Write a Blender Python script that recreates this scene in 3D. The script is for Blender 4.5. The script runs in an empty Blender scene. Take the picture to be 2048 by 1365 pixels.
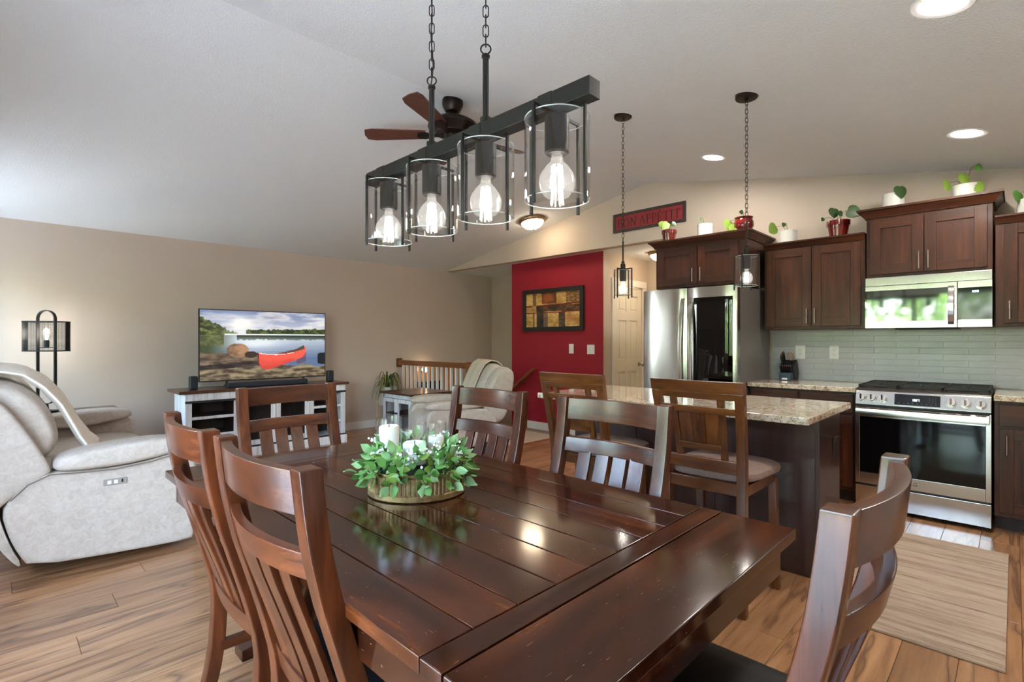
import bpy, bmesh, math, random
from mathutils import Vector, Matrix, Euler, noise
R = math.radians
rng = random.Random(7)
sc = bpy.context.scene
COL = sc.collection

# ------------------------------------------------------------------ camera
CAM_H = 1.277
cd = bpy.data.cameras.new('camera'); cam = bpy.data.objects.new('camera', cd); COL.objects.link(cam)
cd.sensor_width = 36.0; cd.lens = 1025.0 / 2048.0 * 36.0; cd.clip_start = 0.02; cd.clip_end = 200
cam.location = (0, 0, CAM_H); cam.rotation_euler = (R(90), 0, R(44.46 - 90))
sc.camera = cam
# ------------------------------------------------------------------ world, sun, exposure
wd = bpy.data.worlds.new('sky'); sc.world = wd; wd.use_nodes = True
wt = wd.node_tree; wt.nodes.clear()
w_out = wt.nodes.new('ShaderNodeOutputWorld'); w_bg = wt.nodes.new('ShaderNodeBackground')
w_sky = wt.nodes.new('ShaderNodeTexSky'); w_sky.sky_type = 'NISHITA'; w_sky.sun_disc = False
w_sky.sun_elevation = R(48); w_sky.sun_rotation = R(120); w_sky.air_density = 1.0; w_sky.dust_density = 3.0; w_sky.ozone_density = 1.0
w_hs = wt.nodes.new('ShaderNodeHueSaturation'); w_hs.inputs['Saturation'].default_value = 0.85
wt.links.new(w_sky.outputs[0], w_hs.inputs['Color']); wt.links.new(w_hs.outputs[0], w_bg.inputs[0])
w_bg.inputs[1].default_value = 6.0
wt.links.new(w_bg.outputs[0], w_out.inputs[0])
sun = bpy.data.lights.new('sun', 'SUN'); sun.energy = 16.0; sun.angle = R(1.0); sun.color = (1, .95, .86)
sun_o = bpy.data.objects.new('sun', sun); COL.objects.link(sun_o); sun_o.location = (6, 6, 12)
sun_o.rotation_euler = Vector((-.55, -.35, -.76)).to_track_quat('-Z', 'Y').to_euler()
sc.view_settings.view_transform = 'Standard'; sc.view_settings.look = 'None'
sc.view_settings.exposure = 0.72; sc.view_settings.gamma = 1.0; sc.view_settings.use_curve_mapping = False
cy = sc.cycles
cy.max_bounces = 14; cy.diffuse_bounces = 7; cy.glossy_bounces = 5; cy.transparent_max_bounces = 32; cy.transmission_bounces = 8
cy.caustics_reflective = False; cy.caustics_refractive = False; cy.sample_clamp_indirect = 6.0
cy.use_denoising = True

def portal(loc, rot, sx, sy):
    l = bpy.data.lights.new('window_portal', 'AREA'); l.shape = 'RECTANGLE'; l.size = sx; l.size_y = sy
    l.cycles.is_portal = True
    o = bpy.data.objects.new('window_portal', l); COL.objects.link(o); o.location = loc; o.rotation_euler = rot
portal((-.80, 1.175, 1.04), (0, R(-90), 0), 2.08, 2.05)
portal((-.80, 6.10, 1.35), (0, R(-90), 0), 1.5, 1.0)
portal((-.80, 2.78, 1.55), (0, R(-90), 0), 1.1, .66)

# ------------------------------------------------------------------ helpers
def lin(v):
    v /= 255.0
    return v / 12.92 if v <= .04045 else ((v + .055) / 1.055) ** 2.4
def C(r, g, b): return (lin(r), lin(g), lin(b), 1.0)

class NT:
    def __init__(s, name):
        s.m = bpy.data.materials.new(name); s.m.use_nodes = True
        s.t = s.m.node_tree; s.t.nodes.clear()
        s.out = s.n('ShaderNodeOutputMaterial'); s.b = s.n('ShaderNodeBsdfPrincipled')
        s.l(s.b.outputs[0], s.out.inputs[0])
    def n(s, t, **k):
        x = s.t.nodes.new(t)
        for a, v in k.items(): setattr(x, a, v)
        return x
    def l(s, a, b): s.t.links.new(a, b)
    def set(s, **k):
        for a, v in k.items(): s.b.inputs[a.replace('_', ' ')].default_value = v
    def coords(s, scale=(1, 1, 1), rnd=0.0, kind='Object', rot=(0, 0, 0)):
        tc = s.n('ShaderNodeTexCoord'); mp = s.n('ShaderNodeMapping')
        mp.inputs['Scale'].default_value = scale; mp.inputs['Rotation'].default_value = rot
        src = tc.outputs[kind]
        if rnd:
            oi = s.n('ShaderNodeObjectInfo'); ml = s.n('ShaderNodeMath', operation='MULTIPLY'); ml.inputs[1].default_value = rnd
            s.l(oi.outputs['Random'], ml.inputs[0])
            ad = s.n('ShaderNodeVectorMath', operation='ADD'); s.l(src, ad.inputs[0]); s.l(ml.outputs[0], ad.inputs[1]); src = ad.outputs[0]
        s.l(src, mp.inputs[0]); return mp.outputs[0]
    def noise(s, vec, scale, detail=4, rough=.55, dist=0.0):
        x = s.n('ShaderNodeTexNoise'); x.inputs['Scale'].default_value = scale; x.inputs['Detail'].default_value = detail
        x.inputs['Roughness'].default_value = rough; x.inputs['Distortion'].default_value = dist
        s.l(vec, x.inputs['Vector']); return x.outputs['Fac']
    def ramp(s, fac, stops):
        x = s.n('ShaderNodeValToRGB'); e = x.color_ramp.elements
        while len(e) < len(stops): e.new(.5)
        for i, (p, c) in enumerate(stops): e[i].position = p; e[i].color = c
        s.l(fac, x.inputs[0]); return x.outputs[0]
    def mix(s, fac, a, b, mode='MIX'):
        x = s.n('ShaderNodeMix', data_type='RGBA', blend_type=mode)
        for v, i in ((fac, 0), (a, 6), (b, 7)):
            if hasattr(v, 'node'): s.l(v, x.inputs[i])
            else: x.inputs[i].default_value = v
        return x.outputs[2]
    def math(s, op, a, b=None):
        x = s.n('ShaderNodeMath', operation=op)
        for i, v in enumerate((a, b)):
            if v is None: continue
            if hasattr(v, 'node'): s.l(v, x.inputs[i])
            else: x.inputs[i].default_value = v
        return x.outputs[0]
    def bump(s, h, strength=.2, dist=.01):
        x = s.n('ShaderNodeBump'); x.inputs['Strength'].default_value = strength; x.inputs['Distance'].default_value = dist
        s.l(h, x.inputs['Height']); s.l(x.outputs[0], s.b.inputs['Normal'])
    def col(s, c):
        if hasattr(c, 'node'): s.l(c, s.b.inputs['Base Color'])
        else: s.b.inputs['Base Color'].default_value = c

def simple(name, c, rough=.5, metal=0.0, var=0.0, vs=8, bump=0.0, bs=60, coat=0.0, spec=.5, bd=.004):
    t = NT(name); t.set(Roughness=rough, Metallic=metal, Coat_Weight=coat, Specular_IOR_Level=spec)
    if var or bump: v = t.coords()
    if var:
        n = t.noise(v, vs, 5, .6)
        t.col(t.ramp(n, [(.3, tuple(x * (1 - var) for x in c[:3]) + (1,)), (.7, tuple(min(1, x * (1 + var)) for x in c[:3]) + (1,))]))
    else: t.col(c)
    if bump: t.bump(t.noise(v, bs, 3, .6), bump, bd)
    return t.m
def wood(name, dark, mid, light, axis='x', scale=6, rough=.35, coat=.3, vein=0.0, veincol=None, bump=.08, rnd=50.0, patch=.35, stretch=.09, vs=1.0, dash=0.0, spec=.5):
    t = NT(name); sx = {'x': (stretch, 1, 1), 'y': (1, stretch, 1), 'z': (1, 1, stretch)}[axis]
    v = t.coords(sx, rnd)
    n = t.noise(v, scale * 4, 6, .62, .35)
    c = t.ramp(n, [(.28, dark), (.5, mid), (.80, light)])
    v2 = t.coords(tuple(x if x == 1 else .25 for x in sx), rnd)
    p = t.noise(v2, scale * .8, 2, .5, .4)
    c = t.mix(t.ramp(p, [(.38, (0, 0, 0, 1)), (.66, (patch, patch, patch, 1))]), c, dark)
    if vein:
        vv = t.coords(tuple(x if x == 1 else stretch * 1.3 for x in sx), rnd * 1.7)
        nn = t.noise(vv, scale * vs, 3, .55, 1.0)
        d = t.math('ABSOLUTE', t.math('SUBTRACT', nn, .5))
        msk = t.ramp(d, [(0.0, (vein, vein, vein, 1)), (.016, (vein * .35, vein * .35, vein * .35, 1)), (.04, (0, 0, 0, 1))])
        c = t.mix(msk, c, veincol)
    if dash:
        dn = t.noise(t.coords({'x': (.25, 1.6, 1), 'y': (1.6, .25, 1), 'z': (1, 1, 1)}[axis], rnd), 190, 1, .4); c = t.mix(t.ramp(dn, [(.745, (0, 0, 0, 1)), (.785, (dash, dash, dash, 1))]), c, C(150, 112, 84))
    oi = t.n('ShaderNodeObjectInfo'); hsv = t.n('ShaderNodeHueSaturation')
    mr = t.n('ShaderNodeMapRange'); mr.inputs[3].default_value = .86; mr.inputs[4].default_value = 1.13
    t.l(oi.outputs['Random'], mr.inputs[0]); t.l(mr.outputs[0], hsv.inputs['Value']); t.l(c, hsv.inputs['Color']); t.col(hsv.outputs[0])
    t.set(Roughness=rough, Coat_Weight=coat, Coat_Roughness=.12, Specular_IOR_Level=spec)
    if bump: t.bump(n, bump, .002)
    return t.m
def emit(name, c, s):
    t = NT(name); t.set(Emission_Strength=s); t.b.inputs['Emission Color'].default_value = c; t.col(c); return t.m
def thin_glass(name, tint=(1, 1, 1, 1), refl=1.0, rough=.0, f0=.04, glow=0.0):
    m = bpy.data.materials.new(name); m.use_nodes = True; t = m.node_tree; t.nodes.clear()
    def N(k, **a):
        x = t.nodes.new(k)
        for q, v in a.items(): setattr(x, q, v)
        return x
    o = N('ShaderNodeOutputMaterial'); mx = N('ShaderNodeMixShader'); tr = N('ShaderNodeBsdfTransparent'); gl = N('ShaderNodeBsdfGlossy'); lw = N('ShaderNodeLayerWeight')
    lw.inputs[0].default_value = .5; tr.inputs[0].default_value = tint; gl.inputs['Roughness'].default_value = rough
    pw = N('ShaderNodeMath', operation='POWER'); pw.inputs[1].default_value = 5.0; ma = N('ShaderNodeMath', operation='MULTIPLY_ADD'); ma.inputs[1].default_value = .9 * refl; ma.inputs[2].default_value = f0 * refl
    t.links.new(lw.outputs['Facing'], pw.inputs[0]); t.links.new(pw.outputs[0], ma.inputs[0]); t.links.new(ma.outputs[0], mx.inputs[0])
    t.links.new(tr.outputs[0], mx.inputs[1]); t.links.new(gl.outputs[0], mx.inputs[2])
    if glow:
        ad = N('ShaderNodeAddShader'); em = N('ShaderNodeEmission'); em.inputs[0].default_value = (1, .95, .88, 1); em.inputs[1].default_value = glow
        t.links.new(mx.outputs[0], ad.inputs[0]); t.links.new(em.outputs[0], ad.inputs[1]); t.links.new(ad.outputs[0], o.inputs[0])
    else: t.links.new(mx.outputs[0], o.inputs[0])
    return m

ORG = {}
class MB:
    def __init__(s): s.v = []; s.f = []
    def add(s, vs, fs):
        o = len(s.v); s.v += [tuple(p) for p in vs]; s.f += [tuple(i + o for i in f) for f in fs]; return s
    def box(s, x0, x1, y0, y1, z0, z1):
        x0, x1 = min(x0, x1), max(x0, x1); y0, y1 = min(y0, y1), max(y0, y1); z0, z1 = min(z0, z1), max(z0, z1)
        return s.add([(x0, y0, z0), (x1, y0, z0), (x1, y1, z0), (x0, y1, z0), (x0, y0, z1), (x1, y0, z1), (x1, y1, z1), (x0, y1, z1)],
              [(0, 3, 2, 1), (4, 5, 6, 7), (0, 1, 5, 4), (1, 2, 6, 5), (2, 3, 7, 6), (3, 0, 4, 7)])
    def obox(s, c, size, rot=(0, 0, 0)):
        m = Euler(rot).to_matrix(); c = Vector(c); a, b, d = (x / 2 for x in size)
        vs = [c + m @ Vector(p) for p in [(-a, -b, -d), (a, -b, -d), (a, b, -d), (-a, b, -d), (-a, -b, d), (a, -b, d), (a, b, d), (-a, b, d)]]
        return s.add(vs, [(0, 3, 2, 1), (4, 5, 6, 7), (0, 1, 5, 4), (1, 2, 6, 5), (2, 3, 7, 6), (3, 0, 4, 7)])
    def cyl(s, p0, p1, r0, r1=None, n=16, caps=True):
        r1 = r0 if r1 is None else r1; p0 = Vector(p0); p1 = Vector(p1); q = (p1 - p0).to_track_quat('Z', 'Y')
        vs = []
        for p, r in ((p0, r0), (p1, r1)):
            for i in range(n):
                a = 2 * math.pi * i / n; vs.append(p + q @ Vector((math.cos(a) * r, math.sin(a) * r, 0)))
        fs = [(i, (i + 1) % n, n + (i + 1) % n, n + i) for i in range(n)]
        if caps: fs += [tuple(range(n))[::-1], tuple(range(n, 2 * n))]
        return s.add(vs, fs)
    def lathe(s, prof, n=24, c=(0, 0, 0), sx=1, sy=1, rot=None, ripple=None):
        vs = []; fs = []; k = len(prof); m = Euler(rot).to_matrix() if rot else None
        for j, (r, z) in enumerate(prof):
            for i in range(n):
                a = 2 * math.pi * i / n; rr = r * (1 + (ripple(a, z) if ripple else 0))
                p = Vector((rr * math.cos(a) * sx, rr * math.sin(a) * sy, z))
                if m: p = m @ p
                vs.append((p.x + c[0], p.y + c[1], p.z + c[2]))
        for j in range(k - 1):
            for i in range(n): fs.append((j * n + i, j * n + (i + 1) % n, (j + 1) * n + (i + 1) % n, (j + 1) * n + i))
        if prof[0][0] > 1e-5: fs.append(tuple(range(n))[::-1])
        if prof[-1][0] > 1e-5: fs.append(tuple(range((k - 1) * n, k * n)))
        return s.add(vs, fs)
    def tube(s, pts, r, n=8, closed=False):
        pts = [Vector(p) for p in pts]; k = len(pts); rings = []
        up = Vector((0, 0, 1))
        for i, p in enumerate(pts):
            if closed: d = pts[(i + 1) % k] - pts[i - 1]
            else: d = pts[min(i + 1, k - 1)] - pts[max(i - 1, 0)]
            d.normalize()
            if i == 0:
                a = d.cross(up)
                if a.length < .05: a = d.cross(Vector((1, 0, 0)))
                a.normalize()
            else:
                a = a - d * a.dot(d)
                if a.length < 1e-4: a = d.orthogonal()
                a.normalize()
            b = d.cross(a); rr = r[i] if isinstance(r, (list, tuple)) else r
            rings.append([p + a * math.cos(2 * math.pi * j / n) * rr + b * math.sin(2 * math.pi * j / n) * rr for j in range(n)])
        return s.loft(rings, closed=closed)
    def loft(s, rings, cap=True, closed=False):
        n = len(rings[0]); vs = [p for r in rings for p in r]; k = len(rings); fs = []
        for j in range(k if closed else k - 1):
            j2 = (j + 1) % k
            for i in range(n): fs.append((j * n + i, j * n + (i + 1) % n, j2 * n + (i + 1) % n, j2 * n + i))
        if cap and not closed: fs += [tuple(range(n))[::-1], tuple(range((k - 1) * n, k * n))]
        return s.add(vs, fs)
    def prism(s, poly, plane, a, b):
        f = {'xy': lambda u, v, w: (u, v, w), 'xz': lambda u, v, w: (u, w, v), 'yz': lambda u, v, w: (w, u, v)}[plane]
        n = len(poly); vs = [f(u, v, a) for u, v in poly] + [f(u, v, b) for u, v in poly]
        return s.add(vs, [tuple(range(n))[::-1], tuple(range(n, 2 * n))] + [(i, (i + 1) % n, n + (i + 1) % n, n + i) for i in range(n)])
    def sell(s, c, size, e1=.4, e2=.4, nu=28, nv=16, rot=(0, 0, 0), fn=None):
        m = Euler(rot).to_matrix(); sg = lambda w, e: math.copysign(abs(w) ** e, w); vs = []; fs = []
        for j in range(nv + 1):
            ph = -math.pi / 2 + math.pi * j / nv
            for i in range(nu):
                th = 2 * math.pi * i / nu
                p = Vector((size[0] / 2 * sg(math.cos(ph), e1) * sg(math.cos(th), e2), size[1] / 2 * sg(math.cos(ph), e1) * sg(math.sin(th), e2), size[2] / 2 * sg(math.sin(ph), e1)))
                if fn: p = fn(p)
                vs.append(Vector(c) + m @ p)
        for j in range(nv):
            for i in range(nu): fs.append((j * nu + i, j * nu + (i + 1) % nu, (j + 1) * nu + (i + 1) % nu, (j + 1) * nu + i))
        return s.add(vs, fs)
    def grid(s, fn, nu, nv, thick=None):
        vs = [fn(i / nu, j / nv) for j in range(nv + 1) for i in range(nu + 1)]; w = nu + 1
        fs = [(j * w + i, j * w + i + 1, (j + 1) * w + i + 1, (j + 1) * w + i) for j in range(nv) for i in range(nu)]
        return s.add(vs, fs)
    def mesh(s, name, org=(0, 0, 0), bevel=0.0, seg=2, smooth=35, merge=False):
        me = bpy.data.meshes.new(name)
        me.from_pydata([(x - org[0], y - org[1], z - org[2]) for x, y, z in s.v], [], s.f)
        bm = bmesh.new(); bm.from_mesh(me)
        if merge: bmesh.ops.remove_doubles(bm, verts=bm.verts, dist=1e-5)
        bmesh.ops.recalc_face_normals(bm, faces=bm.faces)
        if bevel:
            ed = [e for e in bm.edges if len(e.link_faces) == 2 and e.calc_face_angle(0) > R(32)]
            bmesh.ops.bevel(bm, geom=ed, offset=bevel, segments=seg, profile=.5, affect='EDGES', clamp_overlap=True)
        bm.to_mesh(me); bm.free()
        if smooth:
            me.polygons.foreach_set('use_smooth', [True] * len(me.polygons))
            me.set_sharp_from_angle(angle=R(smooth))
        return me
    def build(s, name, m, parent=None, bevel=0.0, seg=2, smooth=35, org=None, solid=0.0, subd=0, merge=False):
        if org is None: org = ORG.get(parent.name, (0, 0, 0)) if parent else (0, 0, 0)
        me = s.mesh(name, org, bevel, seg, smooth, merge)
        o = bpy.data.objects.new(name, me); COL.objects.link(o); me.materials.append(m)
        if parent: o.parent = parent; ORG[o.name] = org
        else: o.location = org; ORG[o.name] = org
        if solid:
            md = o.modifiers.new('solid', 'SOLIDIFY'); md.thickness = solid; md.offset = 0
        if bevel and smooth:
            md = o.modifiers.new('wn', 'WEIGHTED_NORMAL'); md.keep_sharp = True; md.weight = 80
        if subd:
            md = o.modifiers.new('sub', 'SUBSURF'); md.levels = subd; md.render_levels = subd
        return o
def tag(o, label=None, cat=None, group=None, kind=None):
    if label: o['label'] = label
    if cat: o['category'] = cat
    if group: o['group'] = group
    if kind: o['kind'] = kind
    return o
def thing(name, label, cat, loc=(0, 0, 0), rz=0.0, group=None, local=False, rot=None):
    o = bpy.data.objects.new(name, None); COL.objects.link(o); o.location = loc; o.empty_display_size = .1
    o.rotation_euler = rot if rot else (0, 0, rz); ORG[o.name] = (0, 0, 0) if local else tuple(loc)
    return tag(o, label, cat, group)
def inst(me, name, parent, loc, rot=(0, 0, 0), scale=(1, 1, 1), mat=None):
    o = bpy.data.objects.new(name, me); COL.objects.link(o); o.parent = parent; o.location = loc; o.rotation_euler = rot; o.scale = scale
    ORG[o.name] = (0, 0, 0); return o
def copy_tree(o, parent=None):
    c = o.copy(); COL.objects.link(c); c.parent = parent; ORG[c.name] = ORG.get(o.name, (0, 0, 0))
    for ch in list(o.children): copy_tree(ch, c)
    return c
def struct(o, label): return tag(o, label, None, None, 'structure')

# ------------------------------------------------------------------ room constants
XW, XK = -.75, 5.36            # window wall, kitchen wall
YR, YT = -.75, 6.80            # right wall, television wall
RY, RZ, EZ = 3.05, 3.112, 2.44 # ridge, eaves
SL = (RZ - EZ) / (YT - RY)
XRED = 5.55
def zc(y): return RZ - SL * abs(y - RY)

# ------------------------------------------------------------------ materials
M = {}
t = NT('wall_paint'); v = t.coords(); t.col(t.ramp(t.noise(v, 1.5, 3), [(.3, C(196, 181, 167)), (.7, C(201, 186, 172))])); t.set(Roughness=.75, Specular_IOR_Level=.25); t.bump(t.noise(v, 140, 3), .12, .003); M['wall'] = t.m
t = NT('ceiling_paint'); v = t.coords(); t.col(C(234, 238, 240)); t.set(Roughness=.9, Specular_IOR_Level=.15); t.bump(t.noise(v, 95, 4, .6), .55, .006); M['ceil'] = t.m
t = NT('red_paint'); v = t.coords(); t.col(t.ramp(t.noise(v, 2, 3), [(.3, C(150, 29, 46)), (.7, C(155, 32, 49))])); t.set(Roughness=.6, Specular_IOR_Level=.3); t.bump(t.noise(v, 140, 3), .1, .003); M['red'] = t.m
M['white'] = simple('white_trim', C(232, 228, 220), .4)
M['doorwhite'] = simple('door_white', C(233, 226, 212), .4)
M['hingemetal'] = simple('satin_nickel', C(170, 165, 158), .3, 1.0)
M['plank'] = wood('floor_plank', C(130, 89, 59), C(170, 125, 87), C(196, 153, 112), 'x', 6.5, .30, .25, vein=.85, veincol=C(98, 68, 50), bump=.12, rnd=80, patch=.35, stretch=.085, vs=.75)
M['subfloor'] = simple('subfloor', C(70, 50, 38), .8)
M['tilefloor'] = simple('entry_tile', C(205, 190, 170), .45, var=.12, vs=14)
M['grout'] = simple('grout', C(150, 138, 122), .9)
CHD, CHM, CHL = C(48, 21, 11), C(80, 38, 19), C(112, 58, 30)
for a in 'xyz': M['ch' + a] = wood('chair_wood_' + a, CHD, CHM, CHL, a, 7, .25, .2, bump=.02, patch=.5, stretch=.12, spec=.4)
for a in 'xyz': M['st' + a] = wood('stool_wood_' + a, C(58, 29, 12), C(98, 54, 23), C(128, 78, 36), a, 8, .28, .4, bump=.08, patch=.4, stretch=.12)
for a in 'xyz': M['tb' + a] = wood('table_wood_' + a, C(28, 11, 6), C(62, 28, 13), C(116, 58, 28), a, 3.2, .12, .12, bump=.02, patch=.55, stretch=.14, dash=.4, spec=.4)
M['gap'] = simple('table_groove', C(26, 14, 9), .6)
for a in 'xyz': M['cb' + a] = wood('cabinet_wood_' + a, C(42, 20, 12), C(68, 35, 21), C(104, 57, 32), a, 6, .40, .05, bump=.05, patch=.45, stretch=.08, spec=.3)
for a in 'yz': M['is' + a] = wood('island_wood_' + a, C(44, 24, 20), C(58, 33, 28), C(72, 43, 36), a, 6, .34, .2, bump=.04, patch=.3, stretch=.08)
M['kick'] = simple('toe_kick', C(38, 22, 17), .6)
M['leatherblack'] = simple('black_leather', C(28, 27, 28), .38, bump=.15, bs=220, bd=.001)
def leather(name, a, b):
    t = NT(name); v = t.coords(); n = t.noise(v, 26, 8, .75, .8); t.col(t.ramp(n, [(.32, a), (.62, b)])); t.set(Roughness=.52, Specular_IOR_Level=.35)
    t.bump(t.noise(v, 30, 6, .65), .22, .006); return t.m
M['sofa'] = leather('sofa_leather', C(174, 163, 152), C(198, 189, 179))
M['throw'] = simple('throw_fabric', C(238, 231, 220), .9, var=.05, vs=40, bump=.3, bs=150)
M['throwtan'] = simple('throw_fabric_tan', C(205, 192, 174), .9, var=.06, vs=40, bump=.3, bs=150)
M['seam'] = simple('seam_dark', C(120, 108, 96), .8)
M['black'] = simple('black_metal', C(34, 33, 33), .42, .6)
M['iron'] = simple('dark_iron', C(44, 43, 43), .45, .75, var=.1, vs=60)
M['bronze'] = simple('oil_bronze', C(46, 38, 34), .35, .7)
M['bronzelight'] = simple('brushed_bronze', C(150, 118, 84), .35, .8)
M['matteblack'] = simple('matte_black', C(26, 29, 34), .5)
M['glass'] = thin_glass('clear_glass', (.985, .99, .99, 1), 1.2, f0=.05)
M['glassedge'] = simple('glass_edge', C(214, 220, 222), .08, coat=1.0)
M['glassedge'].node_tree.nodes['Principled BSDF'].inputs['Alpha'].default_value = .55
M['pane'] = thin_glass('window_glass', (.95, .97, .96, 1), 1.0)
M['fridgeglass'] = thin_glass('smoked_glass', (.10, .11, .12, 1), 1.3)
M['bulbglass'] = thin_glass('bulb_glass', (1, 1, 1, 1), .9, glow=.15)
M['filament'] = emit('bulb_filament', (1, .93, .82, 1), 60)
M['lampfil'] = emit('lamp_filament', (1, .93, .83, 1), 250)
M['flush'] = emit('flush_dome', (1, .80, .56, 1), 20)
M['recess'] = emit('recessed_lens', (1, .93, .83, 1), 250)
t = NT('stainless'); v = t.coords((1, 30, 1)); n = t.noise(v, 40, 3); t.col(C(196, 193, 190)); t.set(Metallic=1.0, Roughness=.19); t.bump(n, .03, .001); M['steel'] = t.m
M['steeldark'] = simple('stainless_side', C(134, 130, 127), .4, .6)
M['chrome'] = simple('satin_chrome', C(214, 210, 205), .16, 1.0)
M['blackglass'] = simple('black_glass', C(10, 11, 13), .06, 0, spec=.4)
t = NT('mirror_door_glass'); t.col(C(40, 44, 44)); t.set(Metallic=.92, Roughness=.05); t.col(C(108, 114, 110)); M['mirrorglass'] = t.m
M['castiron'] = simple('cast_iron', C(38, 36, 36), .55, .2)
M['tile'] = simple('glazed_tile', C(178, 179, 187), .26, var=.06, vs=12, bump=.3, bs=28, bd=.002)
M['plate'] = simple('white_plastic', C(236, 236, 236), .35)
M['brownplate'] = simple('brown_plastic', C(44, 30, 26), .4)
t = NT('granite'); v = t.coords()
n1 = t.noise(v, 9, 8, .75, 1.5); n2 = t.noise(v, 55, 5, .75, .6); n3 = t.noise(v, 130, 3, .7)
c1 = t.ramp(n1, [(.30, C(150, 120, 95)), (.46, C(205, 188, 165)), (.62, C(226, 216, 202))])
c2 = t.mix(t.ramp(n2, [(.40, (.85, .85, .85, 1)), (.50, (0, 0, 0, 1))]), c1, C(120, 88, 66))
c3 = t.mix(t.ramp(n3, [(.30, (.8, .8, .8, 1)), (.37, (0, 0, 0, 1))]), c2, C(70, 68, 74))
t.col(c3); t.set(Roughness=.08, Coat_Weight=.3); M['granite'] = t.m
M['distress'] = wood('distressed_white', C(196, 198, 202), C(226, 228, 232), C(236, 238, 242), 'z', 9, .6, 0, vein=.5, veincol=C(150, 140, 130), bump=.1, stretch=.05, vs=.8)
M['darktop'] = wood('dark_top_wood', C(58, 34, 24), C(84, 50, 34), C(104, 66, 46), 'x', 6, .3, .3)
M['shelfdark'] = simple('shelf_interior', C(60, 42, 34), .6, var=.15, vs=6)
M['oak'] = wood('rail_oak', C(112, 62, 30), C(140, 82, 42), C(162, 102, 58), 'y', 8, .3, .4)
M['oakdoor'] = wood('entry_door_oak', C(170, 98, 42), C(200, 124, 62), C(214, 142, 80), 'z', 6, .35, .3)
t = NT('rug_weave'); v = t.coords((1, .05, 1)); n = t.noise(v, 34, 6, .8); t.col(t.ramp(n, [(.32, C(112, 94, 82)), (.44, C(164, 143, 126)), (.56, C(186, 167, 150)), (.72, C(154, 124, 108))])); t.set(Roughness=.95, Specular_IOR_Level=.1); t.bump(t.noise(t.coords((1, .35, 1)), 160, 3), .8, .006); M['rug'] = t.m
t = NT('gold_tin'); v = t.coords(); t.col(t.ramp(t.noise(v, 30, 6, .7), [(.34, C(126, 96, 60)), (.52, C(176, 148, 104)), (.72, C(202, 180, 140))])); t.set(Metallic=.75, Roughness=.42); t.bump(t.noise(v, 60, 4), .2, .003); M['tin'] = t.m
M['candle'] = simple('white_wax', C(244, 240, 230), .5); M['candle'].node_tree.nodes['Principled BSDF'].inputs['Subsurface Weight'].default_value = .15
M['leafA'] = simple('leaf_green', C(92, 140, 66), .45, var=.25, vs=30)
M['leafB'] = simple('leaf_sage', C(146, 182, 126), .5, var=.2, vs=30)
M['leafC'] = simple('leaf_lime', C(120, 150, 58), .45, var=.2, vs=30)
M['leafD'] = simple('leaf_dark', C(50, 78, 40), .4, var=.25, vs=20)
M['leafstripe'] = simple('leaf_olive', C(122, 122, 66), .5, var=.25, vs=20)
M['stem'] = simple('stem_green', C(104, 110, 60), .6)
M['bud'] = simple('flower_white', C(246, 246, 248), .6)
M['potred'] = simple('glazed_red_pot', C(96, 20, 18), .15, coat=.5)
M['potwhite'] = simple('white_pot', C(206, 204, 198), .45)
M['soil'] = simple('soil', C(48, 36, 28), .9)
M['blade'] = wood('fan_blade_wood', C(66, 34, 26), C(88, 48, 38), C(104, 60, 48), 'x', 7, .4, .2)
M['artframe'] = simple('art_frame_black', C(30, 27, 26), .4)
M['signframe'] = simple('sign_frame', C(54, 44, 40), .5)
M['signred'] = simple('sign_red', C(134, 36, 40), .6, var=.12, vs=20)
M['sagetable'] = wood('weathered_wood', C(92, 80, 66), C(118, 104, 88), C(134, 120, 102), 'x', 7, .5, .1)
M['conc'] = simple('deck_boards', C(205, 200, 194), .8, var=.06)
M['lawn'] = simple('lawn', C(150, 150, 142), .9, var=.3, vs=3)
M['bark'] = simple('bark', C(90, 74, 58), .9)
t = NT('tree_leaves'); oi = t.n('ShaderNodeObjectInfo'); t.col(t.ramp(t.noise(t.coords(), 1.3, 5), [(.3, C(70, 104, 36)), (.7, C(128, 160, 66))])); t.set(Roughness=.7); M['treeleaf'] = t.m
t = NT('lamp_mesh')
v = t.coords(); ch = t.n('ShaderNodeTexVoronoi'); ch.inputs['Scale'].default_value = 130; ch.distance = 'CHEBYCHEV'; ch.inputs['Randomness'].default_value = 0.0; t.l(v, ch.inputs['Vector'])
tr = t.n('ShaderNodeBsdfTransparent'); mx = t.n('ShaderNodeMixShader'); t.l(t.math('GREATER_THAN', ch.outputs['Distance'], .36), mx.inputs[0]); t.l(tr.outputs[0], mx.inputs[1]); t.l(t.b.outputs[0], mx.inputs[2]); t.l(mx.outputs[0], t.out.inputs[0])
t.col(C(40, 38, 37)); t.set(Roughness=.5, Metallic=.5); M['lampmesh'] = t.m
def vcol(name, e=0.0, rough=.3):
    t = NT(name); a = t.n('ShaderNodeVertexColor', layer_name='print'); t.col(a.outputs[0]); t.set(Roughness=rough)
    if e: t.l(a.outputs[0], t.b.inputs['Emission Color']); t.set(Emission_Strength=e); t.col((0.01, .01, .01, 1))
    return t.m

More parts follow.
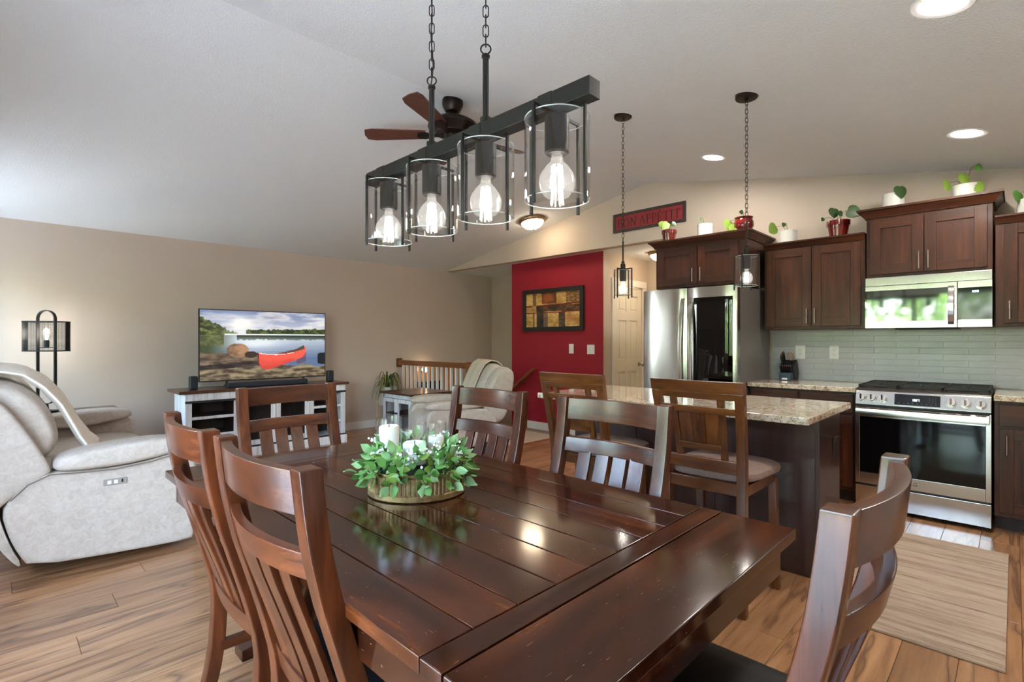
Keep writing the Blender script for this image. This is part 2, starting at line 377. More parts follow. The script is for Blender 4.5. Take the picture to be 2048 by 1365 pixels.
# ================================================================== STRUCTURE
def panel(name, m, axis, c0, c1, u0, u1, z0, z1, holes=(), label='', top=None):
    """wall slab with rectangular holes; axis 'x' = slab at constant X"""
    us = sorted({u0, u1, *[h[0] for h in holes], *[h[1] for h in holes]}); zs = sorted({z0, z1, *[h[2] for h in holes], *[h[3] for h in holes]})
    b = MB()
    for i in range(len(us) - 1):
        for j in range(len(zs) - 1):
            um, zm = (us[i] + us[i + 1]) / 2, (zs[j] + zs[j + 1]) / 2
            if any(h[0] < um < h[1] and h[2] < zm < h[3] for h in holes): continue
            if axis == 'x': b.box(c0, c1, us[i], us[i + 1], zs[j], zs[j + 1])
            else: b.box(us[i], us[i + 1], c0, c1, zs[j], zs[j + 1])
    if top: b.prism(top, 'yz', c0, c1)
    return struct(b.build(name, m, merge=False, smooth=0), label)
# floor slab and planks
b = MB(); b.box(XW - .15, XK + .1, YR - .15, 4.33, -.16, -.012); b.box(XW - .15, 4.45, 4.33, YT + .1, -.16, -.012); b.box(XK + .1, 6.85, 2.5, 4.33, -.16, -.012); b.box(4.45, 5.56, 4.33, 5.15, -.16, -.012)
floor = struct(b.build('floor', M['subfloor'], smooth=0), 'wood plank floor of the open living room')
PW, PL, GAP = .182, 1.22, .0007
full = MB().box(-PL / 2 + GAP, PL / 2 - GAP, -PW / 2 + GAP, PW / 2 - GAP, -.012, 0).mesh('plank', bevel=.0012, seg=1, smooth=0)
full.materials.append(M['plank'])
row = 0; y = YR
while y < YT - .01:
    y1 = min(y + PW, YT); segs = [(XW, XK)]
    ym = (y + y1) / 2
    if ym > 4.33: segs = [(XW, 4.45)]
    elif ym > 2.72 and ym < 3.8: segs = [(XW, 6.68)]
    elif ym >= 3.8: segs = [(XW, XRED)]
    off = ((row * .43) % 1.0) * PL
    for (a, e) in segs:
        x = a - off
        while x < e - .02:
            p0, p1 = max(x, a), min(x + PL, e)
            if p1 - p0 > .02:
                if p1 - p0 > PL - .001 and y1 - y > PW - .001: inst(full, 'plank', floor, ((p0 + p1) / 2, ym, 0))
                else:
                    o = MB().box(p0 + GAP, p1 - GAP, y + GAP, y1 - GAP, -.012, 0).build('plank', M['plank'], floor, bevel=.0012, seg=1, smooth=0)
            x += PL
    y = y1; row += 1
tl = MB().box(-.148, .148, -.133, .133, -.012, .002).mesh('tile', bevel=.003, smooth=0); tl.materials.append(M['tilefloor'])
for i in range(3):
    for j in range(3): inst(tl, 'tile', floor, (4.615 + i * .30 + .0, 4.475 + j * .272, 0))
MB().box(4.45, 5.55, 4.30, 4.34, -.012, .008).build('threshold', M['oak'], floor, bevel=.003)
MB().box(4.46, 5.55, 4.34, 5.15, -.0118, -.003).build('grout_bed', M['grout'], floor)
# ceilings
poly = [(YR - .4, zc(YR - .4)), (RY, RZ), (YT + .4, zc(YT + .4)), (YT + .4, zc(YT + .4) + .2), (RY, RZ + .2), (YR - .4, zc(YR - .4) + .2)]
struct(MB().prism(poly, 'yz', XW - .5, XK + .1).build('ceiling', M['ceil'], smooth=0), 'vaulted white textured ceiling over kitchen and living room')
struct(MB().box(XK + .1, 7.0, 2.4, 7.1, EZ, EZ + .15).build('ceiling', M['ceil'], smooth=0), 'low flat ceiling over hallway and stairwell')
# walls
panel('wall_back', M['wall'], 'y', YT, YT + .12, XW - .12, 6.6, -1.4, EZ + .02, [(4.55, 5.50, -1.25, .86)], 'tan wall behind the television')
gab = [(YR - .1, 2.44), (YT + .1, 2.44), (YT + .1, zc(YT)), (RY, RZ + .01), (YR - .1, zc(YR))]
wk = panel('wall_kitchen', M['wall'], 'x', XK, XK + .1, YR - .1, 2.72, 0, EZ, [], 'tan kitchen wall with gable above the hallway opening', top=gab)
panel('wall_left', M['wall'], 'x', XW - .12, XW, YR - .1, YT + .1, -.15, EZ, [(.15, 2.2, 0, 2.08), (5.6, 6.6, .6, 2.1), (2.45, 3.11, 1.0, 2.1)], 'window wall behind the sofa', top=gab)
panel('wall_right', M['wall'], 'y', YR - .12, YR, XW - .1, XK + .1, -.15, EZ + .05, [], 'kitchen end wall out of view')
# red accent block and hall
b = MB().box(XRED, XRED + .012, 3.80, 5.45, -1.4, EZ)
struct(b.build('wall_accent', M['red'], smooth=0), 'red accent wall beside the hallway')
panel('wall_hall', M['wall'], 'y', 3.801, 3.92, XRED + .013, 6.7, -.1, EZ, [(5.83, 6.53, 0, 2.03)], 'cream hallway wall with white door')
struct(MB().box(XRED + .013, 6.45, 5.33, 5.449, -1.4, EZ).build('wall_stair', M['wall'], smooth=0), 'stairwell side wall')
struct(MB().box(6.40, 6.52, 5.45, YT, -1.4, EZ).build('wall_entry', M['wall'], smooth=0), 'narrow cream wall at the end of stairwell')
struct(MB().box(6.68, 6.80, 2.5, 3.80, -.1, EZ).build('wall_hall_end', M['wall'], smooth=0), 'hallway end wall')
struct(MB().box(XK + .1, 6.68, 2.60, 2.72, -.1, EZ).build('wall_hall_side', M['wall'], smooth=0), 'hallway wall behind refrigerator')
struct(MB().box(4.33, 4.45, 5.15, YT, -1.4, -.16).build('wall_stairwell', M['wall'], smooth=0), 'stairwell wall below the railing')
struct(MB().box(4.3, 6.6, 4.3, 7.0, -1.5, -1.38).build('floor_landing', M['tilefloor'], smooth=0), 'entry landing at the bottom of the stairs')
struct(MB().box(4.45, 5.56, 5.03, 5.15, -1.4, -.16).build('wall_stair_riser', M['white'], smooth=0), 'wall below top step')
# baseboards
def bboard(name, x0, x1, y0, y1, label): struct(MB().box(x0, x1, y0, y1, 0, .11).build(name, M['white'], bevel=.004), label)
bboard('baseboard_back', XW, 4.43, YT - .016, YT, 'white baseboard under the television wall')
bboard('baseboard_accent', XRED - .016, XRED, 3.80, 5.12, 'white baseboard under the red wall')
bboard('baseboard_hall', XRED, 5.74, 3.785, 3.801, 'short white baseboard beside hall door')
bboard('baseboard_left', XW, XW + .016, 2.30, YT - .02, 'white baseboard under the windows')
struct(MB().box(XRED - .02, XRED, 5.12, 5.16, -.02, .16).build('trim_1', M['oak'], bevel=.004), 'small oak stair trim ending the white baseboard')
# windows
def window(name, axis, c, u0, u1, z0, z1, mull, label, out):
    o = thing(name, label, None, (c, (u0 + u1) / 2, z0) if axis == 'x' else ((u0 + u1) / 2, c, z0)); o['kind'] = 'structure'
    def bx(b, ua, ub, za, zb, d0, d1):
        return b.box(c + d0, c + d1, ua, ub, za, zb) if axis == 'x' else b.box(ua, ub, c + d0, c + d1, za, zb)
    f = MB(); d0, d1 = (-.10, -.02)
    bx(f, u0, u0 + .05, z0, z1, d0, d1); bx(f, u1 - .05, u1, z0, z1, d0, d1); bx(f, u0 + .05, u1 - .05, z0, z0 + .05, d0, d1); bx(f, u0 + .05, u1 - .05, z1 - .05, z1, d0, d1)
    f.build('frame', M['white'], o, bevel=.004)
    ed = [u0 + .05] + mull + [u1 - .05]
    for i in range(len(ed) - 1):
        bx(MB(), ed[i] + .03, ed[i + 1] - .03, z0 + .05, z1 - .05, -.062, -.056).build('pane', M['pane'], o)
    for mm in mull: bx(MB(), mm - .035, mm + .035, z0 + .05, z1 - .05, d0 + .01, d1 - .01).build('mullion', M['matteblack'] if out else M['white'], o, bevel=.003)
    k = MB(); w = .075
    bx(k, u0 - w, u0, z0 - (0 if z0 < .1 else w), z1 + w, 0, .018); bx(k, u1, u1 + w, z0 - (0 if z0 < .1 else w), z1 + w, 0, .018); bx(k, u0, u1, z1, z1 + w, 0, .018)
    if z0 > .1: bx(k, u0, u1, z0 - w, z0, 0, .018)
    k.build('casing', M['white'], o, bevel=.003)
window('window_1', 'x', XW, .15, 2.2, 0, 2.08, [1.19], 'sliding glass patio door behind the dining table', True)
window('window_2', 'x', XW, 5.6, 6.6, .6, 2.1, [], 'living room window behind the sofa end', False)
window('added_window', 'x', XW, 2.45, 3.11, 1.0, 2.1, [], 'added unseen window between patio door and sofa, for daylight', False)  # unseen window, added to bring more daylight into the room centre
# hall door with six panels
d = thing('door_1', 'white six-panel hallway door beside the red wall', None, (6.18, 3.80, 0)); d['kind'] = 'structure'
leaf = MB(); X0, X1 = 5.84, 6.52; st = .10; xm = (X0 + X1) / 2
for xa, xb in ((X0, X0 + st), (X1 - st, X1), (xm - .045, xm + .045)): leaf.box(xa, xb, 3.815, 3.85, .01, 2.02)
for za, zb in ((.01, .22), (.86, 1.02), (1.56, 1.68), (1.90, 2.02)): leaf.box(X0, X1, 3.8151, 3.8499, za, zb)
lf = leaf.build('leaf', M['doorwhite'], d)
for xa, xb in ((X0 + st, xm - .045), (xm + .045, X1 - st)):
    for za, zb in ((.22, .86), (1.02, 1.56), (1.68, 1.90)):
        p = MB().box(xa, xb, 3.828, 3.84, za, zb); p.box(xa + .035, xb - .035, 3.820, 3.83, za + .035, zb - .035); p.build('door_panel', M['doorwhite'], lf, bevel=.004)
c_ = MB(); c_.box(5.75, 5.83, 3.782, 3.80, 0, 2.03); c_.box(6.53, 6.61, 3.782, 3.80, 0, 2.03); c_.box(5.74, 6.62, 3.78, 3.80, 2.03, 2.12); c_.build('casing', M['white'], d, bevel=.003)
k = MB().lathe([(.0, 0), (.028, .0), (.028, .008), (.012, .014), (.012, .035), (.026, .045), (.03, .06), (.022, .075), (0, .078)], 20, (6.46, 3.815, .95), rot=(R(90), 0, 0)); k.build('knob', M['hingemetal'], d)
for z in (.25, 1.02, 1.80): MB().cyl((5.835, 3.806, z - .045), (5.835, 3.806, z + .045), .008, n=10).build('hinge', M['hingemetal'], d)
c_ = MB(); c_.box(6.66, 6.68, 3.22, 3.30, 0, 2.06); c_.box(6.66, 6.68, 2.75, 3.30, 2.06, 2.14); struct(c_.build('trim_2', M['white'], bevel=.003), 'white casing on the hallway end wall')
MB_d = MB().box(6.665, 6.68, 2.75, 3.22, 0, 2.06); struct(MB_d.build('door_2', M['doorwhite']), 'white door at the end of hallway')
# entry door at stair landing
d = thing('door_3', 'oak entry door down at the stair landing', None, (5.02, YT, -1.25)); d['kind'] = 'structure'
b = MB().box(4.62, 5.43, YT + .03, YT + .08, -1.25, .80); b.build('leaf', M['oakdoor'], d)
b = MB(); b.box(4.52, 4.62, YT - .015, YT + .1, -1.25, .87); b.box(5.43, 5.53, YT - .015, YT + .1, -1.25, .87); b.box(4.52, 5.53, YT - .0155, YT + .1, .79, .88); b.build('casing', M['oakdoor'], d, bevel=.004)
b = MB().box(4.80, 5.25, YT + .02, YT + .03, -.1, .62); b.build('glass_light', M['blackglass'], d)
# backsplash tiles, children of the kitchen wall
tm = MB().box(-.006, 0, -.1516, .1516, -.0242, .0242).mesh('tile', bevel=.0018, seg=2, smooth=0); tm.materials.append(M['tile'])
rowi = 0; z = .918
while z < 1.38:
    zt = min(z + .0508, 1.384); off = (rowi * .1525) % .305; y = 1.70 + .305 - off - .07
    while y > YR:
        ya, yb = max(y - .305, YR), min(y, 1.692)
        if yb - ya > .03:
            if yb - ya > .3049 and zt - z > .05: inst(tm, 'tile', wk, (XK, (ya + yb) / 2, (z + zt) / 2))
            else: MB().box(XK - .006, XK, ya + .0009, yb - .0009, z + .0009, zt - .0009).build('tile', M['tile'], wk, bevel=.0018, smooth=0)
        y -= .305
    z = zt; rowi += 1
MB().box(XK - .0034, XK, YR, 1.692, .916, 1.385).build('grout_bed', simple('light_grout', C(206, 206, 202), .8), wk)
# outdoors: deck, lawn, trees
struct(MB().box(-4.2, XW - .12, -2.5, 8.5, -.18, -.06).build('floor_deck', M['conc'], smooth=0), 'wooden deck outside the windows')
struct(MB().box(-60, 60, -60, 60, -2.0, -1.9).build('ground', M['lawn'], smooth=0), 'lawn outside the house')
def tree(x, y, h, rx, seed, label):
    g = random.Random(seed); o = thing('tree', label, 'tree', (x, y, -1.9), group='trees beyond the deck')
    MB().tube([(x, y, -1.9), (x + .1, y, h * .2), (x, y + .1, h * .6)], [.16, .13, .05], 8).build('trunk', M['bark'], o)
    b = MB()
    for i in range(1700):
        while True:
            p = Vector((g.uniform(-1, 1), g.uniform(-1, 1), g.uniform(-1, 1)))
            if .4 < (abs(p.x) ** 4 + abs(p.y) ** 4 + abs(p.z) ** 3) and (abs(p.x) ** 4 + abs(p.y) ** 4 + abs(p.z) ** 3) < 1: break
        c = Vector((x, y, h * .45)) + Vector((p.x * rx, p.y * rx, p.z * (h * .55 + .9)))
        s_ = g.uniform(.14, .3); b.obox(c, (s_, s_ * .55, .01), (g.uniform(0, 6), g.uniform(0, 6), g.uniform(0, 6)))
    tag(b.build('crown', M['treeleaf'], o, smooth=0), kind='stuff')
for i, (x, y, h, rx) in enumerate([(-12, -5.6, 3.2, 1.42), (-12, -2.55, 3.5, 1.42), (-12, .5, 3.7, 1.42), (-12, 3.55, 3.3, 1.42), (-12, 6.6, 3.5, 1.42), (-12, 9.65, 3.6, 1.42)]):
    tree(x, y, h, rx, 30 + i, ['leafy tree outside at the far right of patio view', 'leafy tree outside, second from the right', 'tallest middle leafy tree outside patio door', 'leafy tree outside between window and patio door', 'leafy tree outside the living room window', 'leafy tree outside at the far left of window'][i])

# stairs and railings
s_ = thing('staircase', 'carpeted stairs going down beside the red wall', 'stairs', (5.0, 5.15, -1.38))
for i in range(6): MB().box(4.46, 5.53, 5.155 + i * .24, 5.155 + (i + 1) * .24, -1.375, -.19 - i * .19).build('step', M['tilefloor'], s_, bevel=.006)
rl = thing('stair_railing', 'oak stair railing with white balusters behind recliner', 'railing', (4.43, 5.9, 0))
MB().box(4.395, 4.465, 5.14, 6.775, .91, .985).build('handrail', M['oak'], rl, bevel=.012)
MB().box(4.38, 4.48, 6.775, 6.798, .875, 1.01).build('rosette', M['oak'], rl, bevel=.006)
MB().box(4.39, 4.448, 5.14, 6.797, .0025, .03).build('shoe', M['oak'], rl, bevel=.004)
MB().box(4.375, 4.448, 5.06, 5.14, .0025, 1.0).build('newel', M['oak'], rl, bevel=.006)
bal = MB().box(-.016, .016, -.016, .016, .03, .912).mesh('baluster', bevel=.002, smooth=0); bal.materials.append(M['white'])
yy = 6.655
while yy > 5.2: inst(bal, 'baluster', rl, (-.01, yy - 5.9, 0)); yy -= .105
hr = thing('wall_handrail', 'sloping oak handrail on the red wall', 'handrail', (XRED, 4.95, .87))
p0, p1 = Vector((5.49, 4.95, .875)), Vector((5.49, 6.0, .10)); dn = (p1 - p0).normalized()
MB().tube([p0, p1], .024, 12).build('rail', M['oak'], hr)
for f in (.2, .75):
    q = p0.lerp(p1, f); MB().tube([q - Vector((0, 0, .02)), q + Vector((.02, 0, -.06)), q + Vector((.058, 0, -.07))], .006, 8).build('bracket', M['hingemetal'], hr)

# ================================================================== DINING TABLE
TX0, TX1, TY0, TY1, TZ = .49, 1.555, .43, 2.42, .76
tb = thing('dining_table', 'large glossy dark wood dining table with planked top', 'table', ((TX0 + TX1) / 2, (TY0 + TY1) / 2, 0))
n = 9; pw = (TX1 - TX0) / n; ya, yb = .695, TY1 - .265
for i in range(n):
    MB().box(TX0 + i * pw + .0013, TX0 + (i + 1) * pw - .0013, ya + .0015, yb - .0015, TZ - .03, TZ).build('top_plank', M['tby'], tb, bevel=.0025)
for (a, e) in ((.634, ya), (yb, TY1 - .204)): MB().box(TX0, TX1, a + .001, e - .0015, TZ - .03, TZ + .0004).build('breadboard', M['tbx'], tb, bevel=.003)
for (a, e) in ((TY0, .634), (TY1 - .204, TY1)): MB().box(TX0, TX1, a, e - .002 if a < 1 else e, TZ - .03, TZ).build('extension_leaf', M['tbx'], tb, bevel=.004)
MB().box(TX0 + .01, TX1 - .01, TY0 + .01, TY1 - .01, TZ - .036, TZ - .022).build('underlay', M['gap'], tb)
for (x0, x1, y0, y1, mm) in ((TX0 + .03, TX0 + .055, TY0 + .055, TY1 - .055, 'tby'), (TX1 - .055, TX1 - .03, TY0 + .055, TY1 - .055, 'tby'), (TX0 + .03, TX1 - .03, TY0 + .03, TY0 + .055, 'tbx'), (TX0 + .03, TX1 - .03, TY1 - .055, TY1 - .03, 'tbx')):
    MB().box(x0, x1, y0, y1, TZ - .125, TZ - .036).build('apron', M[mm], tb, bevel=.003)
for y in (.80, 2.23):
    MB().box(1.035, 1.175, y - .045, y + .045, .075, TZ - .036).build('pedestal', M['tbz'], tb, bevel=.006)
    MB().prism([(.70, 0), (1.51, 0), (1.51, .045), (1.25, .078), (.96, .078), (.70, .045)], 'xz', y - .045, y + .045).build('foot', M['tbx'], tb, bevel=.005)

# ================================================================== DINING CHAIRS
PRO = [(0, .095), (.10, .122), (.20, .137), (.30, .143), (.36, .144), (.43, .137), (.55, .107), (.66, .075), (.76, .045), (.86, .022), (.94, .010), (1.035, 0)]
def yb_(z):
    for (z0, a), (z1, c) in zip(PRO, PRO[1:]):
        if z <= z1: f = (z - z0) / (z1 - z0); return -.345 + a + (c - a) * f
    return -.345
def make_chair(name, label):
    o = thing(name, label, 'chair', local=True, group='matching dining chairs around the table')
    zs = [i * 1.035 / 26 for i in range(27)]
    for s in (-1, 1):
        rings = [[(s * .24 - .025, yb_(z), z), (s * .24 + .025, yb_(z), z), (s * .24 + .025, yb_(z) + .046, z), (s * .24 - .025, yb_(z) + .046, z)] for z in zs]
        MB().loft(rings).build('back_post', M['chz'], o, bevel=.005)
        MB().box(s * .215 - .022, s * .215 + .022, .175, .222, 0, .44).build('front_leg', M['chz'], o, bevel=.004)
    def rail(z0, z1, bow, th, nm):
        rings = []
        for i in range(17):
            x = -.215 + .43 * i / 16; d = bow * (1 - (x / .24) ** 2)
            rings.append([(x, yb_(z0) + .014 - d, z0), (x, yb_(z1) + .014 - d, z1), (x, yb_(z1) + .014 - d + th, z1), (x, yb_(z0) + .014 - d + th, z0)])
        MB().loft(rings).build(nm, M['chx'], o, bevel=.003)
    rail(.937, 1.028, .042, .026, 'top_rail'); rail(.803, .862, .042, .024, 'middle_rail'); rail(.400, .465, .020, .024, 'lower_rail')
    for k in range(4):
        x = -.1245 + k * .083; rings = []
        for i in range(13):
            z = .45 + (.812 - .45) * i / 12; f = i / 12; d = (.020 + (.042 - .020) * f) * (1 - (x / .24) ** 2); w = .031
            rings.append([(x - w, yb_(z) + .02 - d, z), (x + w, yb_(z) + .02 - d, z), (x + w, yb_(z) + .034 - d, z), (x - w, yb_(z) + .034 - d, z)])
        MB().loft(rings).build('slat', M['chz'], o, bevel=.002)
    b = MB(); b.box(-.215, .215, .185, .207, .385, .44); b.box(-.236, -.214, -.17, .185, .385, .44); b.box(.214, .236, -.17, .185, .385, .44); b.build('seat_frame', M['chx'], o, bevel=.002)
    MB().sell((0, .02, .462), (.47, .43, .055), .35, .22, 36, 10).build('seat', M['leatherblack'], o)
    for s in (-1, 1): MB().box(s * .225 - .012, s * .225 + .012, -.18, .19, .17, .205).build('stretcher', M['chy'], o, bevel=.002)
    return o
CH = [((.745, 1.207, 0), -90, 'dining chair at near side of table, closest to the camera'),
      ((.748, 1.800, 0), -92, 'dining chair at near side of table, next to the sofa'),
      ((1.15, 2.525, 0), 180, 'dining chair at the table end in front of the television stand'),
      ((1.462, 1.921, 0), 90, 'dining chair on far side of table in front of the recliner'),
      ((1.462, 1.180, 0), 90, 'dining chair on far side of table in front of the bar stools'),
      ((1.105, .502, 0), 0, 'dining chair at the table end by the striped rug, rightmost')]
ch0 = make_chair('dining_chair', CH[0][2])
for i, (loc, rz, lab) in enumerate(CH):
    c_ = ch0 if i == 0 else copy_tree(ch0)
    c_.location = loc; c_.rotation_euler = (0, 0, R(rz)); c_['label'] = lab

# ================================================================== CENTREPIECE
cx, cy_ = 1.03, 1.47; RV = R(-45.5)
tr = thing('tin_planter', 'gold ribbed tin planter of artificial greenery on table', 'planter', (cx, cy_, TZ))
rip = lambda a, z: .009 * (1 if math.sin(a * 72 + .1) > 0 else -1) * (1 if .022 < z < .078 else 0)
b = MB().lathe([(.147, .0), (.152, .004), (.152, .020), (.150, .022), (.150, .0225), (.151, .05), (.152, .0775), (.153, .078), (.156, .086), (.156, .09), (.150, .09), (.148, .02), (0, .018)], 432, (0, 0, .0005), sx=1.08, sy=.95, ripple=rip)
b.v = [(cx + math.cos(RV) * x - math.sin(RV) * y, cy_ + math.sin(RV) * x + math.cos(RV) * y, TZ + z) for x, y, z in b.v]
b.build('tin', M['tin'], tr)
MB().lathe([(.135, .0), (.14, .05), (.13, .075), (0, .08)], 24, (cx, cy_, TZ + .02)).build('foam', simple('moss_foam', C(44, 58, 34), .9), tr)
lv = MB()
def leafpt(u, v):
    w = math.sin(min(1, u * 1.02) ** .8 * math.pi) * .0150; s = (v - .5) * 2
    return (s * w, u * .046, abs(s) * .0035 + .006 * math.sin(u * 3.0))
lv.grid(leafpt, 6, 2)
lms = []
for k in ('leafA', 'leafB', 'leafC'):
    me = lv.mesh('leaf', smooth=60); me.materials.append(M[k]); lms.append(me)
g = random.Random(5)
for k in range(48):
    ring = k % 4; a = 2 * math.pi * k / 48 + g.uniform(-.12, .12)
    el = [-.25, .15, .55, 1.0][ring] + g.uniform(-.15, .15)
    base = Vector((math.cos(a) * (.135 - .012 * ring), math.sin(a) * (.135 - .012 * ring), .078 + .014 * ring)); d = Vector((math.cos(a) * math.cos(el), math.sin(a) * math.cos(el), math.sin(el)))
    L = [.055, .060, .055, .045][ring] * g.uniform(.85, 1.15); q = d.to_track_quat('Y', 'Z')
    for j in range(6):
        f = .25 + .75 * j / 5; p = base + d * L * f; tw = j * 2.4 + k
        e = q @ (Euler((0, tw, 0)).to_quaternion() @ Euler((R(62 - 45 * j / 5), 0, 0)).to_quaternion())
        s_ = g.uniform(.8, 1.15); inst(lms[(0, 1, 0, 1, 1, 0, 2)[(k * 7 + j * 3) % 7]], 'leaf', tr, p, e.to_euler(), (s_, s_, s_))
for (ax, ay, az) in ((-.125, .0, .145), (-.02, -.125, .145), (.075, -.12, .125), (.14, .03, .15), (-.09, -.10, .14), (-.06, .15, .15)):
    b = MB()
    for i in range(26):
        p = Vector((g.gauss(0, .016), g.gauss(0, .016), g.gauss(0, .013))); r_ = g.uniform(.0036, .0058)
        b.lathe([(0, -r_), (r_ * .9, -r_ * .4), (r_ * .9, r_ * .4), (0, r_)], 6, (cx + ax + p.x, cy_ + ay + p.y, TZ + az + .012 + p.z))
    tag(b.build('flower_cluster', M['bud'], tr), kind='stuff')
def candle(dx, dy, r, z0, hg, hc, label):
    x, y = cx + dx, cy_ + dy; o = thing('candle_holder', label, 'candle', (x, y, TZ + z0), group='candles standing in the planter')
    MB().lathe([(0, 0), (r, 0), (r, hg), (r - .0025, hg), (r - .0025, .006), (0, .006)], 40, (x, y, TZ + z0)).build('glass', M['glass'], o)
    MB().lathe([(0, .0065), (r - .010, .0065), (r - .009, hc - .004), (r - .013, hc + .002), (r * .55, hc - .004), (0, hc - .007)], 32, (x, y, TZ + z0)).build('wax', M['candle'], o)
    MB().cyl((x, y, TZ + z0 + hc - .007), (x, y, TZ + z0 + hc + .006), .0015, n=6).build('wick', M['castiron'], o)
candle(-.075, .055, .043, .101, .155, .125, 'tallest white candle in a glass cylinder, at left')
candle(-.03, -.03, .048, .101, .125, .075, 'front white candle in the widest glass cylinder')
candle(.055, -.035, .037, .101, .135, .085, 'small white candle in glass half hidden behind the front one')

# ================================================================== LIGHT FIXTURES
def link_mesh(L, w, r):
    pts = []; h = L / 2 - w / 2
    for i in range(7): a = math.pi * i / 6; pts.append((math.cos(a) * w / 2, 0, h + math.sin(a) * w / 2))
    for i in range(7): a = math.pi + math.pi * i / 6; pts.append((math.cos(a) * w / 2, 0, -h + math.sin(a) * w / 2))
    return MB().tube(pts, r, 6, closed=True).mesh('chain_link', smooth=80)
LK = link_mesh(.036, .016, .0017); LK.materials.append(M['black'])
def chain(par, x, y, z0, z1, pitch=.029, sc_=1.0):
    n = max(1, round((z1 - z0) / (pitch * sc_))); p = (z1 - z0) / n; o = par.location
    for i in range(n): inst(LK, 'chain_link', par, (x - o.x, y - o.y, z0 + (i + .5) * p - o.z), (0, 0, R(45 + 90 * (i % 2))), (sc_, sc_, p / .029))
def shade_set(root, x, y, zt, r, h, armr):
    """glass cylinder with four-rod cage, socket and bulb; zt = top of glass"""
    MB().lathe([(r - .0025, zt - h), (r, zt - h), (r, zt), (r - .0025, zt), (r - .0025, zt - h)], 48, (x, y, 0)).build('glass_shade', M['glass'], root)
    for z in (zt, zt - h): MB().tube([(x + (r - .001) * math.cos(i * math.pi / 24), y + (r - .001) * math.sin(i * math.pi / 24), z) for i in range(48)], .0016, 6, closed=True).build('glass_rim', M['glassedge'], root)
    c = MB(); q = .0034
    for a in range(4):
        dx, dy = math.cos(a * math.pi / 2) * armr, math.sin(a * math.pi / 2) * armr
        c.box(x + dx - q, x + dx + q, y + dy - q, y + dy + q, zt - h - .022, zt + .014)
        if abs(dx) > abs(dy): c.box(x, x + dx, y - q, y + q, zt + .007, zt + .014)
        else: c.box(x - q, x + q, y, y + dy, zt + .007, zt + .014)
        c.box(x + dx * .93 - q, x + dx + q, y + dy * .93 - q, y + dy + q, zt - h + .0, zt - h + .004) if False else None
    c.build('cage', M['black'], root)
    MB().lathe([(0, zt + .005), (.031 * r / .083 * 1.0, zt + .005), (.031 * r / .083, zt - .085 * h / .205), (.026 * r / .083, zt - .09 * h / .205), (0, zt - .09 * h / .205)], 28, (x, y, 0)).build('socket', M['black'], root)
    zb = zt - .09 * h / .205; k = r / .083
    bl = MB().lathe([(.0, zb + .002), (.013 * k, zb), (.016 * k, zb - .018 * k), (.030 * k, zb - .032 * k), (.043 * k, zb - .052 * k), (.047 * k, zb - .070 * k), (.043 * k, zb - .090 * k), (.03 * k, zb - .107 * k), (.012 * k, zb - .116 * k), (0, zb - .117 * k)], 28, (x, y, 0)).build('bulb', M['bulbglass'], root)
    f = MB()
    for i in range(6):
        a = i * math.pi / 3; f.cyl((x + .011 * k * math.cos(a), y + .011 * k * math.sin(a), zb - .028 * k), (x + .016 * k * math.cos(a), y + .016 * k * math.sin(a), zb - .085 * k), .0028 * k, n=6)
    f.build('filament', M['filament'], bl)
CHX = 1.01
cl = thing('chandelier', 'black linear chandelier with four clear glass shades over table', 'chandelier', (CHX, 1.225, 1.86))
MB().box(CHX - .023, CHX + .023, .715, 1.735, 1.86, 1.905).build('bar', M['iron'], cl, bevel=.002)
for y in (.831, 1.098, 1.358, 1.615):
    MB().box(CHX - .0245, CHX + .0245, y - .001, y + .045, 1.8585, 1.9065).build('sleeve', M['iron'], cl, bevel=.0015)
    shade_set(cl, CHX, y, 1.842, .083, .207, .088)
for y in (1.098, 1.358):
    MB().lathe([(0, 1.905), (.017, 1.905), (.017, 1.925), (.009, 1.928), (.009, 2.10), (.012, 2.101), (.012, 2.108), (.007, 2.112), (0, 2.116)], 16, (CHX, y, 0)).build('down_rod', M['iron'], cl)
    MB().tube([(CHX + .0105 * math.cos(a * .5236), y - .0105 * math.cos(a * .5236), 2.126 + .0145 * math.sin(a * .5236)) for a in range(12)], .0024, 6, closed=True).build('loop', M['black'], cl)
    chain(cl, CHX, y, 2.136, zc(y) - .03)
    MB().lathe([(0, zc(y) - .035), (.012, zc(y) - .035), (.055, zc(y) - .02), (.06, zc(y) + .004), (0, zc(y) + .004)], 28, (CHX, y, 0)).build('canopy', M['iron'], cl)
pts = [(CHX + .006 * math.sin(i * 1.1), 1.358 + .006 * math.cos(i * .9), 2.11 + (zc(1.358) - 2.13) * i / 20) for i in range(21)]
MB().tube(pts, .0022, 6).build('cord', M['matteblack'], cl)
for (x, y, lab) in ((3.263, 2.058, 'small pendant light over the island end, in front of hallway door'), (3.238, 1.17, 'small pendant light over the island, in front of the refrigerator')):
    p = thing('pendant_light', lab, 'pendant light', (x, y, 1.61), group='two pendants over the island'); zt = 1.795; zt2 = zc(y)
    shade_set(p, x, y, zt, .064, .180, .074)
    MB().lathe([(0, zt + .015), (.018, zt + .015), (.018, zt + .048), (.012, zt + .05), (.012, zt + .068), (.006, zt + .07), (.006, 2.00), (.008, 2.001), (.008, 2.007), (0, 2.012)], 16, (x, y, 0)).build('down_rod', M['bronze'], p)
    chain(p, x, y, 2.012, zt2 - .03, .026)
    MB().lathe([(0, zt2 - .03), (.01, zt2 - .03), (.012, zt2 - .02), (.06, zt2 - .018), (.065, zt2 - .012), (.065, zt2 + .01), (0, zt2 + .01)], 28, (x, y, 0)).build('canopy', M['bronze'], p)
